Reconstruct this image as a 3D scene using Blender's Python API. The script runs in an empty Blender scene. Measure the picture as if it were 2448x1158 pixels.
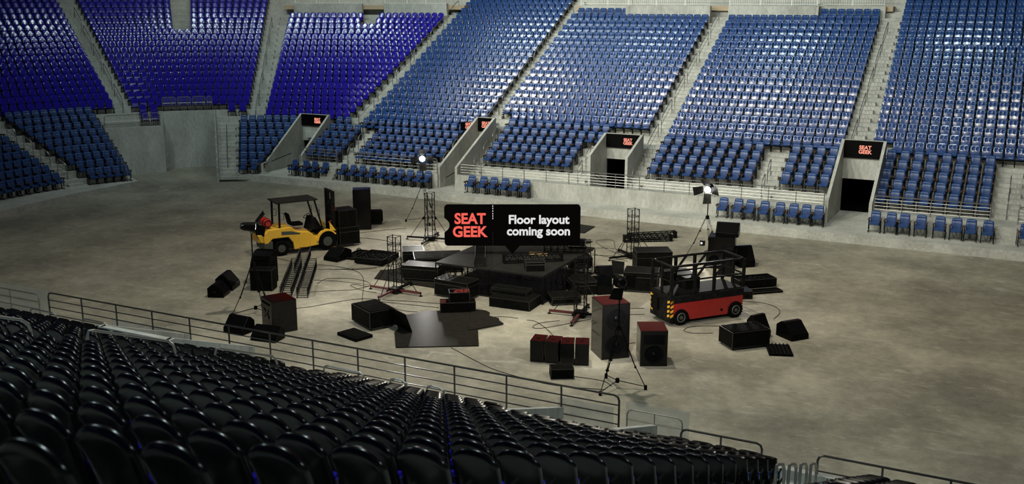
import bpy, math, random
import numpy as np
from mathutils import Vector, Matrix
random.seed(7)
C = bpy.context.scene.collection
SC = bpy.context.scene
PI = math.pi
# ---------------------------------------------------------------- camera
cam = bpy.data.cameras.new('camera'); co = bpy.data.objects.new('camera', cam); C.objects.link(co)
co.location = (0, 0, 11.0)
co.rotation_euler = (math.radians(90 - 13.2966), 0, math.radians(26.8453))
cam.sensor_fit = 'HORIZONTAL'; cam.sensor_width = 36.0; cam.lens = 36.0 * 2450 / 2448
cam.clip_end = 400
cam.dof.use_dof = True; cam.dof.focus_distance = 36.0; cam.dof.aperture_fstop = 2.0
SC.camera = co
# ---------------------------------------------------------------- world, exposure
w = bpy.data.worlds.new('world'); SC.world = w; w.use_nodes = True
w.node_tree.nodes['Background'].inputs[0].default_value = (0.55, 0.62, 0.66, 1)
w.node_tree.nodes['Background'].inputs[1].default_value = 0.02
SC.view_settings.view_transform = 'Standard'; SC.view_settings.look = 'None'
SC.view_settings.gamma = 1.0; SC.view_settings.use_curve_mapping = False
SC.view_settings.exposure = 0.0

def area(loc, target, size, power, col, spread=180, shape='DISK', nm='arena_light'):
    l = bpy.data.lights.new(nm, 'AREA'); l.shape = shape; l.size = size; l.energy = power; l.color = col
    l.spread = math.radians(spread)
    o = bpy.data.objects.new(nm, l); C.objects.link(o); o.location = loc
    d = Vector(target) - Vector(loc); o.rotation_euler = d.to_track_quat('-Z', 'Y').to_euler()
    return o
COOL = (0.76, 0.95, 0.95); WARM = (1.0, 0.93, 0.76)
# rig lamps over the floor, aimed at the seating
for (x, y, z, tx, ty, tz, pw, c, sp) in [
    (-43, 33, 29, -44, 62, 8, 560, COOL, 90), (-37, 36, 29, -52, 62, 8, 480, COOL, 90), (-31, 45, 29, -58, 54, 8, 300, COOL, 80), (-49, 33, 28.5, -33, 66, 9, 600, COOL, 60),
    (-36, 31, 28.5, -23, 65, 9, 800, COOL, 90), (-22, 31, 28.5, -15, 65, 9, 1100, COOL, 90), (-6, 33, 28.5, -4, 67, 9, 1100, COOL, 100),
    (-53, 17, 28, -26, 63, 5, 500, WARM, 28), (-35, 17, 28, -20, 58, 4, 1000, WARM, 60), (-25, 17, 28, -14, 57, 4, 900, WARM, 70),
    (-16, 16, 28, -9, 57, 4, 700, WARM, 70), (-2, 16, 28, -1, 57, 4, 900, WARM, 80)]:
    area((x, y, z), (tx, ty, tz), 1.1, pw * .85, c, sp, nm='rig_lamp')
# high bay lamps over the floor
for (x, y, z, pw, c) in [(-16, 31, 24, 1750, WARM), (-4, 31, 24, 420, WARM), (-28, 34, 24, 420, WARM), (-45, 40, 24, 250, COOL)]:
    area((x, y, z), (x, y, 0), 1.2, pw, c, 110, nm='bay_lamp')
# lamps over the near stand and two for the upper tier
area((-7, 10, 20), (-7, 11, 3), .5, 800, COOL, 140, nm='roof_lamp'); area((10, 12, 18), (-8, 12, 5), .5, 600, COOL, 140, nm='roof_lamp'); area((-22, 11, 20), (-20, 12, 3), .5, 800, COOL, 140, nm='roof_lamp')
area((-34, 60, 30), (-38, 80, 15), 1.5, 1800, WARM, 150, nm='roof_lamp'); area((-58, 60, 30), (-60, 80, 15), 1.5, 1500, WARM, 150, nm='roof_lamp')

# ---------------------------------------------------------------- materials
def mat(name, col, rough=.5, metal=0., spec=.5, em=None, ems=0., coat=0., noise=None, bump=0., nscale=8., ior=1.5):
    m = bpy.data.materials.new(name); m.use_nodes = True; nt = m.node_tree; b = nt.nodes['Principled BSDF']
    b.inputs['Base Color'].default_value = (*col, 1); b.inputs['Roughness'].default_value = rough
    b.inputs['Metallic'].default_value = metal; b.inputs['Specular IOR Level'].default_value = spec
    b.inputs['Coat Weight'].default_value = coat; b.inputs['IOR'].default_value = ior
    if em: b.inputs['Emission Color'].default_value = (*em, 1); b.inputs['Emission Strength'].default_value = ems
    if noise or bump:
        tc = nt.nodes.new('ShaderNodeTexCoord'); n = nt.nodes.new('ShaderNodeTexNoise'); n.inputs['Scale'].default_value = nscale
        n.inputs['Detail'].default_value = 6; nt.links.new(tc.outputs['Object'], n.inputs['Vector'])
        if noise:
            r = nt.nodes.new('ShaderNodeValToRGB'); r.color_ramp.elements[0].position = .35; r.color_ramp.elements[1].position = .7
            r.color_ramp.elements[0].color = (*col, 1); r.color_ramp.elements[1].color = (*noise, 1)
            nt.links.new(n.outputs['Fac'], r.inputs['Fac']); nt.links.new(r.outputs['Color'], b.inputs['Base Color'])
        if bump:
            bp = nt.nodes.new('ShaderNodeBump'); bp.inputs['Strength'].default_value = bump; bp.inputs['Distance'].default_value = .02
            nt.links.new(n.outputs['Fac'], bp.inputs['Height']); nt.links.new(bp.outputs['Normal'], b.inputs['Normal'])
    return m

def concrete(name, c0, c1, c2, scale, rough=.6, streak=False, scratch=0.):
    m = bpy.data.materials.new(name); m.use_nodes = True; nt = m.node_tree; N = nt.nodes; L = nt.links; b = N['Principled BSDF']
    tc = N.new('ShaderNodeTexCoord'); mp = N.new('ShaderNodeMapping'); L.new(tc.outputs['Object'], mp.inputs['Vector'])
    if streak: mp.inputs['Scale'].default_value = (1, 1, .35)
    n1 = N.new('ShaderNodeTexNoise'); n1.inputs['Scale'].default_value = scale; n1.inputs['Detail'].default_value = 10; n1.inputs['Roughness'].default_value = .65
    n2 = N.new('ShaderNodeTexNoise'); n2.inputs['Scale'].default_value = scale * 9; n2.inputs['Detail'].default_value = 8; n2.inputs['Roughness'].default_value = .7
    for n in (n1, n2): L.new(mp.outputs['Vector'], n.inputs['Vector'])
    r = N.new('ShaderNodeValToRGB'); e = r.color_ramp.elements; e[0].position = .36; e[0].color = (*c0, 1); e[1].position = .66; e[1].color = (*c2, 1)
    k = e.new(.5); k.color = (*c1, 1); L.new(n1.outputs['Fac'], r.inputs['Fac'])
    mx = N.new('ShaderNodeMixRGB'); mx.blend_type = 'OVERLAY'; mx.inputs['Fac'].default_value = .55
    L.new(r.outputs['Color'], mx.inputs['Color1']); L.new(n2.outputs['Fac'], mx.inputs['Color2'])
    out = mx.outputs['Color']
    if scratch:
        for (sc, rot, dist) in ((.9, .4, 3.), (1.6, 2.1, 5.)):
            mp2 = N.new('ShaderNodeMapping'); mp2.inputs['Scale'].default_value = (sc * .5, sc * 1.4, 1); mp2.inputs['Rotation'].default_value = (0, 0, rot)
            L.new(tc.outputs['Object'], mp2.inputs['Vector'])
            n3 = N.new('ShaderNodeTexNoise'); n3.inputs['Scale'].default_value = 1.1; n3.inputs['Detail'].default_value = 9; n3.inputs['Distortion'].default_value = dist
            L.new(mp2.outputs['Vector'], n3.inputs['Vector'])
            rr = N.new('ShaderNodeValToRGB'); rr.color_ramp.elements[0].position = .60; rr.color_ramp.elements[1].position = .70
            rr.color_ramp.elements[0].color = (0, 0, 0, 1); rr.color_ramp.elements[1].color = (scratch, scratch, scratch, 1)
            L.new(n3.outputs['Fac'], rr.inputs['Fac'])
            m2 = N.new('ShaderNodeMixRGB'); m2.inputs['Color2'].default_value = (.5, .49, .44, 1)
            L.new(rr.outputs['Color'], m2.inputs['Fac']); L.new(out, m2.inputs['Color1']); out = m2.outputs['Color']
        # small flecks
        v = N.new('ShaderNodeTexNoise'); v.inputs['Scale'].default_value = 26; v.inputs['Detail'].default_value = 4; L.new(tc.outputs['Object'], v.inputs['Vector'])
        rr = N.new('ShaderNodeValToRGB'); rr.color_ramp.elements[0].position = .66; rr.color_ramp.elements[1].position = .74
        rr.color_ramp.elements[0].color = (0, 0, 0, 1); rr.color_ramp.elements[1].color = (.5, .5, .5, 1); L.new(v.outputs['Fac'], rr.inputs['Fac'])
        m2 = N.new('ShaderNodeMixRGB'); m2.inputs['Color2'].default_value = (.6, .59, .54, 1)
        L.new(rr.outputs['Color'], m2.inputs['Fac']); L.new(out, m2.inputs['Color1']); out = m2.outputs['Color']
    L.new(out, b.inputs['Base Color']); b.inputs['Roughness'].default_value = rough
    bp = N.new('ShaderNodeBump'); bp.inputs['Strength'].default_value = .15; bp.inputs['Distance'].default_value = .02
    L.new(n2.outputs['Fac'], bp.inputs['Height']); L.new(bp.outputs['Normal'], b.inputs['Normal'])
    return m

M = {}
M['floor'] = concrete('floor_concrete', (.135, .126, .098), (.200, .186, .144), (.285, .264, .205), .28, .75, scratch=.22)
M['conc'] = concrete('terrace_concrete', (.30, .30, .27), (.36, .36, .33), (.42, .42, .38), .8, .75)
M['wall'] = concrete('wall_concrete', (.30, .30, .27), (.36, .36, .33), (.43, .43, .40), .9, .7, streak=True)
M['blue'] = mat('blue_seat_plastic', (.012, .040, .145), .165, spec=.26)
M['padblue'] = mat('blue_seat_padding', (.017, .046, .148), .36, spec=.35)
M['navy'] = mat('indigo_seat_plastic', (.015, .009, .25), .15, spec=.24)
M['black'] = mat('black_paint', (.005, .005, .005), .5, spec=.2, noise=(.012, .012, .011), ior=1.22)
M['blackgloss'] = mat('gloss_black', (.004, .004, .004), .2, spec=.35, ior=1.35)
M['shell'] = mat('black_seat_shell', (.002, .002, .003), .22, spec=.38, ior=1.42)
M['mirror'] = mat('polished_black', (.003, .0025, .0025), .07, spec=.6, ior=1.4)
M['cab'] = mat('speaker_black', (.002, .002, .002), .2, spec=.15, noise=(.004, .004, .0035), nscale=14, ior=1.25)
M['grille'] = mat('speaker_grille', (.003, .003, .0035), .6, spec=.15, bump=.4, nscale=160, ior=1.15)
M['case'] = mat('case_laminate', (.004, .004, .0035), .45, spec=.06, noise=(.007, .007, .006), ior=1.22)
M['trim'] = mat('case_aluminium', (.05, .05, .045), .4, .8)
M['steel'] = mat('rail_steel', (.30, .30, .29), .4, .85)
M['truss'] = mat('truss_black', (.004, .0038, .0038), .5, .0, spec=.18, ior=1.25)
M['darksteel'] = mat('dark_rail_steel', (.10, .10, .10), .28, .9)
M['rubber'] = mat('rubber', (.004, .004, .004), .7, spec=.15, ior=1.2)
M['yellow'] = mat('forklift_yellow', (.75, .42, .035), .38, noise=(.68, .38, .03))
M['olive'] = mat('bumper_grey', (.045, .05, .04), .5)
M['red'] = mat('red_paint', (.30, .012, .010), .4, noise=(.24, .010, .009))
M['armred'] = mat('outrigger_red', (.06, .009, .008), .5)
M['tank'] = mat('red_tank_paint', (.42, .02, .012), .35)
M['deck'] = mat('stage_deck_black', (.014, .014, .0125), .5, spec=.05, noise=(.018, .018, .016), nscale=3, ior=1.2)
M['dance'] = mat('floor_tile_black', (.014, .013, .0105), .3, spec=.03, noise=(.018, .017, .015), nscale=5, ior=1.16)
M['wood'] = mat('armrest_wood', (.07, .035, .02), .5)
M['amber'] = mat('hazard_amber', (.75, .36, .03), .5)
M['seatred'] = mat('red_seat_plastic', (.45, .015, .01), .4)
M['beige'] = mat('beige_panel', (.38, .29, .19), .7)
M['white'] = mat('white_paint', (.62, .63, .60), .5)
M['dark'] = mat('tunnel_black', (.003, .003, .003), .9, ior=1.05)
M['signblack'] = mat('sign_black', (.0025, .002, .002), .7, spec=.05, ior=1.1)
M['coral'] = mat('coral_letters', (.05, .006, .004), .6, spec=.1, em=(.91, .125, .095), ems=.92)
M['signwhite'] = mat('white_letters', (.05, .05, .05), .6, spec=.1, em=(.78, .78, .78), ems=.9)
M['led'] = mat('led_letters', (.05, .01, .01), .6, spec=.1, em=(1.0, .33, .23), ems=1.1)
M['screen'] = mat('led_screen_black', (.002, .002, .002), .4, ior=1.15)
M['lampface'] = mat('lamp_face', (1, 1, 1), .4, em=(1.0, .97, 1.0), ems=50.)
M['glass'] = mat('tinted_glass', (.5, .52, .48), .08)
gb = M['glass'].node_tree.nodes['Principled BSDF']; gb.inputs['Alpha'].default_value = .28
M['tape'] = mat('orange_strip', (.3, .2, .08), .6)

# ---------------------------------------------------------------- mesh builder
class MB:
    def __init__(s): s.v = []; s.f = []; s.smooth = False
    def add(s, vs, fs):
        o = len(s.v); s.v += [tuple(p) for p in vs]; s.f += [tuple(i + o for i in f) for f in fs]; return s
    def box(s, c, d, rz=0., rx=0., ry=0.):
        R = Matrix.Rotation(rz, 3, 'Z') @ Matrix.Rotation(ry, 3, 'Y') @ Matrix.Rotation(rx, 3, 'X')
        vs = [Vector(c) + R @ Vector((x * d[0] / 2, y * d[1] / 2, z * d[2] / 2)) for x in (-1, 1) for y in (-1, 1) for z in (-1, 1)]
        return s.add(vs, [(0, 1, 3, 2), (4, 6, 7, 5), (0, 4, 5, 1), (2, 3, 7, 6), (0, 2, 6, 4), (1, 5, 7, 3)])
    def bb(s, a, b): return s.box([(a[i] + b[i]) / 2 for i in range(3)], [abs(b[i] - a[i]) for i in range(3)])
    def prism(s, poly, lo, hi, axis='z'):
        # poly 2D points, extruded along axis
        n = len(poly); f = {'z': lambda p, t: (p[0], p[1], t), 'x': lambda p, t: (t, p[0], p[1]), 'y': lambda p, t: (p[0], t, p[1])}[axis]
        vs = [f(p, lo) for p in poly] + [f(p, hi) for p in poly]
        fs = [tuple(range(n))[::-1], tuple(range(n, 2 * n))] + [(i, (i + 1) % n, n + (i + 1) % n, n + i) for i in range(n)]
        return s.add(vs, fs)
    def tube(s, pts, r=.02, n=6, closed=False):
        P = [Vector(p) for p in pts]; m = len(P); rings = []; prev = None
        for i in range(m):
            if closed: t = P[(i + 1) % m] - P[i - 1]
            else: t = P[min(i + 1, m - 1)] - P[max(i - 1, 0)]
            if t.length < 1e-9: t = Vector((0, 0, 1))
            t.normalize()
            if prev is None: a = t.orthogonal().normalized()
            else:
                a = prev - t * prev.dot(t)
                if a.length < 1e-6: a = t.orthogonal()
                a.normalize()
            prev = a; b = t.cross(a)
            rings.append([P[i] + (a * math.cos(2 * PI * j / n) + b * math.sin(2 * PI * j / n)) * r for j in range(n)])
        vs = [p for ring in rings for p in ring]; fs = []
        for i in range(m if closed else m - 1):
            for j in range(n):
                k = (i + 1) % m
                fs.append((i * n + j, i * n + (j + 1) % n, k * n + (j + 1) % n, k * n + j))
        if not closed: fs += [tuple(range(n))[::-1], tuple(range((m - 1) * n, m * n))]
        return s.add(vs, fs)
    def cyl(s, a, b, r, n=16, r2=None):
        a = Vector(a); b = Vector(b); t = (b - a).normalized(); u = t.orthogonal().normalized(); w = t.cross(u); r2 = r if r2 is None else r2
        vs = [a + (u * math.cos(2 * PI * j / n) + w * math.sin(2 * PI * j / n)) * r for j in range(n)] + [b + (u * math.cos(2 * PI * j / n) + w * math.sin(2 * PI * j / n)) * r2 for j in range(n)]
        return s.add(vs, [tuple(range(n))[::-1], tuple(range(n, 2 * n))] + [(j, (j + 1) % n, n + (j + 1) % n, n + j) for j in range(n)])
    def ring(s, c, ax, R, r, n=24, m=6):
        c = Vector(c); t = Vector(ax).normalized(); u = t.orthogonal().normalized(); w = t.cross(u)
        return s.tube([c + (u * math.cos(2 * PI * j / n) + w * math.sin(2 * PI * j / n)) * R for j in range(n)], r, m, True)
    def build(s, name, m, parent=None, bevel=0., smooth=False):
        me = bpy.data.meshes.new(name); me.from_pydata(s.v, [], s.f); me.materials.append(m)
        if smooth or s.smooth: me.polygons.foreach_set('use_smooth', [True] * len(me.polygons))
        me.update()
        o = bpy.data.objects.new(name, me); C.objects.link(o)
        if parent is not None: o.parent = parent
        if bevel:
            b = o.modifiers.new('bevel', 'BEVEL'); b.width = bevel; b.segments = 2; b.limit_method = 'ANGLE'
        return o

def tag(o, label, cat, group=None, kind=None):
    o['label'] = label; o['category'] = cat
    if group: o['group'] = group
    if kind: o['kind'] = kind
    return o
def thing(name, label, cat, loc=(0, 0, 0), rz=0., group=None):
    o = bpy.data.objects.new(name, None); C.objects.link(o); o.empty_display_size = .2
    o.location = loc; o.rotation_euler = (0, 0, rz); return tag(o, label, cat, group)
def struct(o): o['kind'] = 'structure'; return o
def text_mesh(body, size, ext, off, name, m, parent, loc, rot=(PI / 2, 0, 0), sx=1.):
    cu = bpy.data.curves.new(name, 'FONT'); cu.body = body; cu.size = size; cu.extrude = ext; cu.offset = off
    cu.align_x = 'CENTER'; cu.align_y = 'CENTER'; cu.space_line = .85; cu.resolution_u = 4
    t = bpy.data.objects.new(name + '_tmp', cu); C.objects.link(t); bpy.context.view_layer.update()
    me = bpy.data.meshes.new_from_object(t.evaluated_get(bpy.context.evaluated_depsgraph_get())); bpy.data.objects.remove(t); bpy.data.curves.remove(cu)
    me.materials.clear(); me.materials.append(m)
    o = bpy.data.objects.new(name, me); C.objects.link(o); o.parent = parent; o.location = loc; o.rotation_euler = rot; o.scale = (sx, 1, 1)
    return o
ORD = 'zeroth first second third fourth fifth sixth seventh eighth ninth tenth eleventh twelfth thirteenth fourteenth fifteenth sixteenth seventeenth eighteenth nineteenth twentieth'.split()
def ordw(n):
    if n <= 20: return ORD[n]
    t = {2: 'twenty', 3: 'thirty', 4: 'forty'}[n // 10]
    return t + '-' + ORD[n % 10] if n % 10 else {2: 'twentieth', 3: 'thirtieth', 4: 'fortieth'}[n // 10]
# ---------------------------------------------------------------- floor and bowl
o = MB().add([(-62, 20.5, 0), (10, 20.5, 0), (10, 62, 0), (-62, 62, 0)], [(0, 1, 2, 3)]).build('floor', M['floor']); struct(o)
ZD = .42
SD, SR, SZ = 4.5, .72, .383          # seat-back top offset of row 1, row depth, row rise
CXX, CYY, RC = -37.8, 38.3, 10.0
def dtop(k): return SD + SR * (k - 1)
def zfl(k): return 2.42 + SZ * (k - 1) - .95
def dfr(k): return dtop(k) - .66     # front edge of the tread of row k
def pos(u, d):
    R = RC + d; q = R * PI / 2
    if u <= 0: return CXX - u, CYY + R, 0., 1.
    if u < q: a = u / R; return CXX - R * math.sin(a), CYY + R * math.cos(a), -math.sin(a), math.cos(a)
    return CXX - R, CYY - (u - q), -1., 0.
def u_at(d, line):
    (x0, y0), (x1, y1) = line
    f = lambda u: (lambda p: (x1 - x0) * (p[1] - y0) - (y1 - y0) * (p[0] - x0))(pos(u, d))
    lo, hi = -41.8, (RC + d) * PI / 2 + 13; n = 90; best = None
    a = lo; fa = f(a)
    for i in range(1, n + 1):
        b = lo + (hi - lo) * i / n; fb = f(b)
        if fa * fb <= 0:
            x, y, fx = a, b, fa
            for _ in range(30):
                m_ = (x + y) / 2; fm = f(m_)
                if fx * fm <= 0: y = m_
                else: x, fx = m_, fm
            p = pos(x, d)
            # keep the crossing on the forward side of the line
            if (p[0] - x0) * (x1 - x0) + (p[1] - y0) * (y1 - y0) > -30: best = x; break
        a, fa = b, fb
    return best
def V(x): return ((x, 40.), (x, 90.))
def ang(x, y): return math.degrees(math.atan2(y - CYY, CXX - x))
PORT = {'P1': (-42.8, -40.6, 50.0, 53.9, 3.75, .95, .75), 'P2': (-30.15, -29.0, 50.2, 54.9, 4.05, 1.62, 1.7),
        'P3': (-21.35, -19.2, 51.55, 53.9, 3.7, 2.73, 2.73), 'P4': (-8.4, -6.38, 50.3, 53.9, 4.12, 1.55, 1.55)}
def hole(x, y, k, d):
    for q_, (xa, xb, ya, yb, zt, z1, z2) in PORT.items():
        if q_ == 'P1': xa -= .14
        if xa - .02 < x < xb + .02 and y < yb + .1: return True
    if x < CXX and y > CYY:
        a = ang(x, y)
        if 29.0 < a < 41.0 and d < 6.6: return True
        if 41.0 <= a < 62.0 and d < 8.0 and (x + 44.85) * 4.85 + (y - 48.05) * 4.45 < 0: return True
    return False
def row_exists(k, x, y):
    if x < -43.0: return True
    return k >= 0
mb = MB()
KMAX = 27
for k in range(-2, KMAX + 1):
    d0, d1, z = dfr(k), dfr(k + 1), zfl(k)
    if k == 0: pass
    u = -41.8; du = .16
    umax = (RC + d0) * PI / 2 + 11
    while u < umax:
        uu = min(u + du, umax)
        # straight part: keep X stations equal; curved part: scale u by radius
        def P(uv, d, base=d0):
            if uv <= 0: return pos(uv, d)
            q = (RC + base) * PI / 2
            if uv < q: return pos(uv / (RC + base) * (RC + d), d)
            return pos((RC + d) * PI / 2 + (uv - q), d)
        a = P(u, d0); b = P(uu, d0); c = P(uu, d1); e = P(u, d1)
        mx, my = (a[0] + c[0]) / 2, (a[1] + c[1]) / 2
        if row_exists(k, mx, my) and not hole(mx, my, k, (d0 + d1) / 2) and not (k < 0 and mx > -43):
            dd0 = d0
            if k == 0 and mx > -43:            # walkway behind the front wall
                a = P(u, 1.9); b = P(uu, 1.9)
            zb = z - SZ - .02 if k > -2 else ZD - .3
            if k == 0: zb = .2
            mb.add([(a[0], a[1], z), (b[0], b[1], z), (c[0], c[1], z), (e[0], e[1], z)], [(0, 3, 2, 1)])
            mb.add([(a[0], a[1], zb), (b[0], b[1], zb), (b[0], b[1], z), (a[0], a[1], z)], [(0, 1, 2, 3)])
        u = uu
bowl = mb.build('seating_terrace', M['conc']); struct(bowl)
# steps in the aisles: a half riser on every tread
def stairs(name, cl, wd, k0, k1):
    m_ = MB()
    for k in range(k0, k1 + 1):
        d = dfr(k + 1) - .18
        u = u_at(d, cl)
        if u is None: continue
        x, y, nx, ny = pos(u, d)
        m_.box((x, y, zfl(k) + .085), (wd, .36, .20), math.atan2(-nx, ny))
    return struct(m_.build(name, M['conc']))
AIS = [  # centre line, width, k range, where it is
    (V(-8.25), 1.0, 5, 22, 'right of the third tall seat block'), (V(-18.9), .9, 0, 22, 'right of the doorway in the middle'),
    (V(-29.85), .7, 5, 27, 'behind the narrow doorway'), (V(-39.2), .9, 5, 27, 'right of the indigo block'),
    (((-46.6, 54.1), (-52.6, 63.5)), .9, 5, 22, 'between the two indigo blocks'), (((-52.8, 48.4), (-63.5, 54.1)), 1.0, 7, 27, 'above the left corner opening'),
    (((-49.0, 41.4), (-56.5, 40.6)), .9, -2, 6, 'in the lower left corner'), (((-44.5, 48.55), (-48.0, 52.6)), 1.1, -2, 4, 'right of the corner opening'),
    (V(-37.6), .9, 0, 4, 'right of the first doorway'), (V(-11.9), .9, 0, 4, 'in the middle of the right seat block'),
    (V(-22.1), .8, 0, 4, 'left of the middle doorway'), (V(-28.65), .55, 0, 6, 'right of the narrow doorway'),
    (V(-30.75), .7, 0, 4, 'left of the narrow doorway'), (V(-.55), 1.0, 0, 4, 'at the far right edge')]
for i, a in enumerate(AIS): stairs('aisle_stairs', a[0], a[1], a[2], a[3])
# front stairs from the deck up to row 0
for xc, wd in ((-37.6, .9), (-.55, 1.0)):
    m_ = MB()
    for j in range(4): m_.box((xc, 49.62 + .18 * j, ZD + .085 + .17 * j), (wd, .5 if j == 3 else .36, .17))
    struct(m_.build('front_steps', M['conc']))
# deck along the far side
EDGE = [(5, 48.15), (-12, 48.4), (-28.4, 48.7), (-40.4, 49.0), (-42.4, 48.93), (-44.0, 48.5), (-44.85, 48.0)]
BACK = [(-47.9, 52.6), (-46.0, 53.5), (-44.0, 54.5), (-40, 55.2), (5, 55.2)]
poly = EDGE + BACK
struct(MB().prism(poly[::-1], -.05, ZD).build('deck_far_side', M['conc']))
struct(MB().prism([(-46.7, 28), (-47.1, 34.3), (-47.75, 39.3), (-47.72, 44.3), (-52.3, 46.9), (-55, 46), (-55, 28)], -.05, ZD - .06).build('deck_left_end', M['conc']))
# wall behind the deck chairs with gaps at doorways and steps
def wallx(x0, x1, zt, name='wall_front'):
    return struct(MB().bb((x0, 50.05, ZD), (x1, 50.22, zt)).build(name, M['wall']))
wallx(-40.6, -38.05, 1.22); wallx(-37.15, -30.15, 1.22); wallx(-28.98, -8.4, 1.3); wallx(-6.38, -1.1, 1.22); wallx(-.05, 5, 1.22)
# portals
def portal(key, fz, name):
    xa, xb, ya, yb, zt, z1, z2 = PORT[key]; t = .15; m_ = MB()
    zb = ZD - .02
    yl = ya; yr = ya if key != 'P1' else 50.9
    m_.prism([(yl, zb), (yl, z1), (yb, zt), (yb + .12, zt), (yb + .12, zb)], xa - t / 2, xa + t / 2, 'x')
    m_.prism([(yr, zb), (yr, z2 if key != 'P1' else 1.5), (yb, zt), (yb + .12, zt), (yb + .12, zb)], xb - t / 2, xb + t / 2, 'x')
    zo = {'P1': 2.0, 'P2': 2.0, 'P3': 2.25, 'P4': 2.12}[key]
    m_.bb((xa, yb, zo), (xb, yb + .14, zt))                       # lintel
    struct(m_.build(name, M['wall']))
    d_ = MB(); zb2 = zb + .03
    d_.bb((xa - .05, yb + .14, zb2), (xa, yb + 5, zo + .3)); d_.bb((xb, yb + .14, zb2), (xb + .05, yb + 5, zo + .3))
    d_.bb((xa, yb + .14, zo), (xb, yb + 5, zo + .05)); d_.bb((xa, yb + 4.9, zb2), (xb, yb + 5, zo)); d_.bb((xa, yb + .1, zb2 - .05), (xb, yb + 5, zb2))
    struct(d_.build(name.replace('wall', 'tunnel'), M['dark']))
    return xa + t / 2, xb - t / 2, yb, zt
for key, nm, zs, lab, tx, ts in (('P1', 'wall_portal_left', 2.98, 'black tunnel display glowing coral above the leftmost doorway', .27, .62), ('P2', 'wall_portal_narrow', 3.2, 'small black display glowing coral above the narrow doorway behind the first floodlight', .1, .52),
                         ('P3', 'wall_portal_middle', 2.9, 'black tunnel display glowing coral above the middle doorway behind the long railing', .3, .62), ('P4', 'wall_portal_right', 3.2, 'black tunnel display glowing coral above the tall doorway at the right', .1, .62)):
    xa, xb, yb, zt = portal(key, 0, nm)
    t = thing('tunnel_display', lab, 'display', ((xa + xb) / 2, yb, zs), 0, 'displays above the doorways')
    hh = zt - zs - .04; ww = xb - xa
    MB().box((0, -.05, hh / 2 + .01), (ww, .08, hh)).build('screen', M['screen'], t)
    sz = hh * .30
    text_mesh('SEAT', sz, .004, sz * .035, 'lettering', M['led'], t, (ww * tx * .5, -.1, hh * .5 + sz * .42), sx=1.0)
    text_mesh('GEEK', sz, .004, sz * .035, 'lettering', M['led'], t, (ww * tx * .5, -.1, hh * .5 - sz * .42), sx=1.0)
# second slanted display on the left of the narrow doorway
t = thing('tunnel_display', 'small slanted display with red lettering left of the narrow doorway', 'display', (-30.55, 54.3, 3.3), math.radians(62), 'displays above the doorways')
MB().box((0, 0, .25), (.9, .06, .5)).build('screen', M['screen'], t)
text_mesh('SEAT', .22, .004, .008, 'lettering', M['led'], t, (0.1, -.05, .36)); text_mesh('GEEK', .22, .004, .008, 'lettering', M['led'], t, (0.1, -.05, .16))
# portal handrails
for i, (x, y, z, l, lab) in enumerate(((-42.6, 50.4, 1.1, 1.9, 'dark wall handrail inside the leftmost doorway'), (-30.0, 50.7, 1.0, 1.6, 'dark wall handrail inside the narrow doorway'), (-8.25, 50.7, 1.05, 1.4, 'steel wall handrail inside the right doorway'))):
    m_ = MB(); m_.tube([(0, 0, 0), (0, l, .25)], .022); m_.tube([(0, .05, 0), (-.12, .05, -.05)], .012); m_.tube([(0, l - .1, .22), (-.12, l - .1, .17)], .012)
    o = m_.build('wall_handrail', M['steel'] if i == 2 else M['truss']); o.location = (x + .12, y, z); tag(o, lab, 'handrail')
o = MB().tube([(0, 0, 0), (0, 1.6, -.7)], .02).tube([(0, .05, -.2), (0, 1.6, -.9)], .02).tube([(0, .05, 0), (0, .05, -.2)], .02).build('wall_handrail', M['truss']); o.location = (-21.15, 51.9, 1.75)
tag(o, 'dark double handrail going down inside the middle doorway', 'handrail')
# corner opening (vehicle entrance)
def pol(a, d): R = RC + d; return CXX - R * math.cos(math.radians(a)), CYY + R * math.sin(math.radians(a))
def wseg(p, q, z0, z1, t, name, m=None):
    dx, dy = q[0] - p[0], q[1] - p[1]; L = math.hypot(dx, dy)
    o = MB().box((L / 2, t / 2, (z1 - z0) / 2), (L, t, z1 - z0)).build(name, m or M['wall']); o.location = (*p, z0); o.rotation_euler = (0, 0, math.atan2(dy, dx)); return struct(o)
wseg(pol(26, 6.62), pol(41, 6.62), 0, 3.02, .2, 'wall_corner_near')
wseg(pol(41, 6.62), pol(40.5, 8.3), 0, 3.8, .15, 'wall_corner_return')
wseg(pol(40.8, 8.08), (-49.04, 52.54), 0, 3.8, .2, 'wall_corner_far')
# side walls of the opening, stepping with the rows
def sidewall(p0, dirv, d_rows, name):
    m_ = MB()
    for k in range(-2, 5 if name == 'wall_opening_left' else 6):
        m_.bb((dfr(k) - 2.1, -.06, -.02), (dfr(k + 1) - 2.1, .06, zfl(k) + .06))
    m_.bb((-.45, -.06, -.02), (dfr(-2) - 2.1, .06, ZD))
    o = m_.build(name, M['wall']); o.location = (p0[0], p0[1], 0); o.rotation_euler = (0, 0, math.atan2(dirv[1], dirv[0])); return struct(o)
sidewall(pol(28.6, 2.1), (-math.cos(math.radians(27.5)), math.sin(math.radians(27.5))), 0, 'wall_opening_left')
sidewall((-44.85, 48.05), (-.676, .737), 0, 'wall_opening_right')
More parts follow.
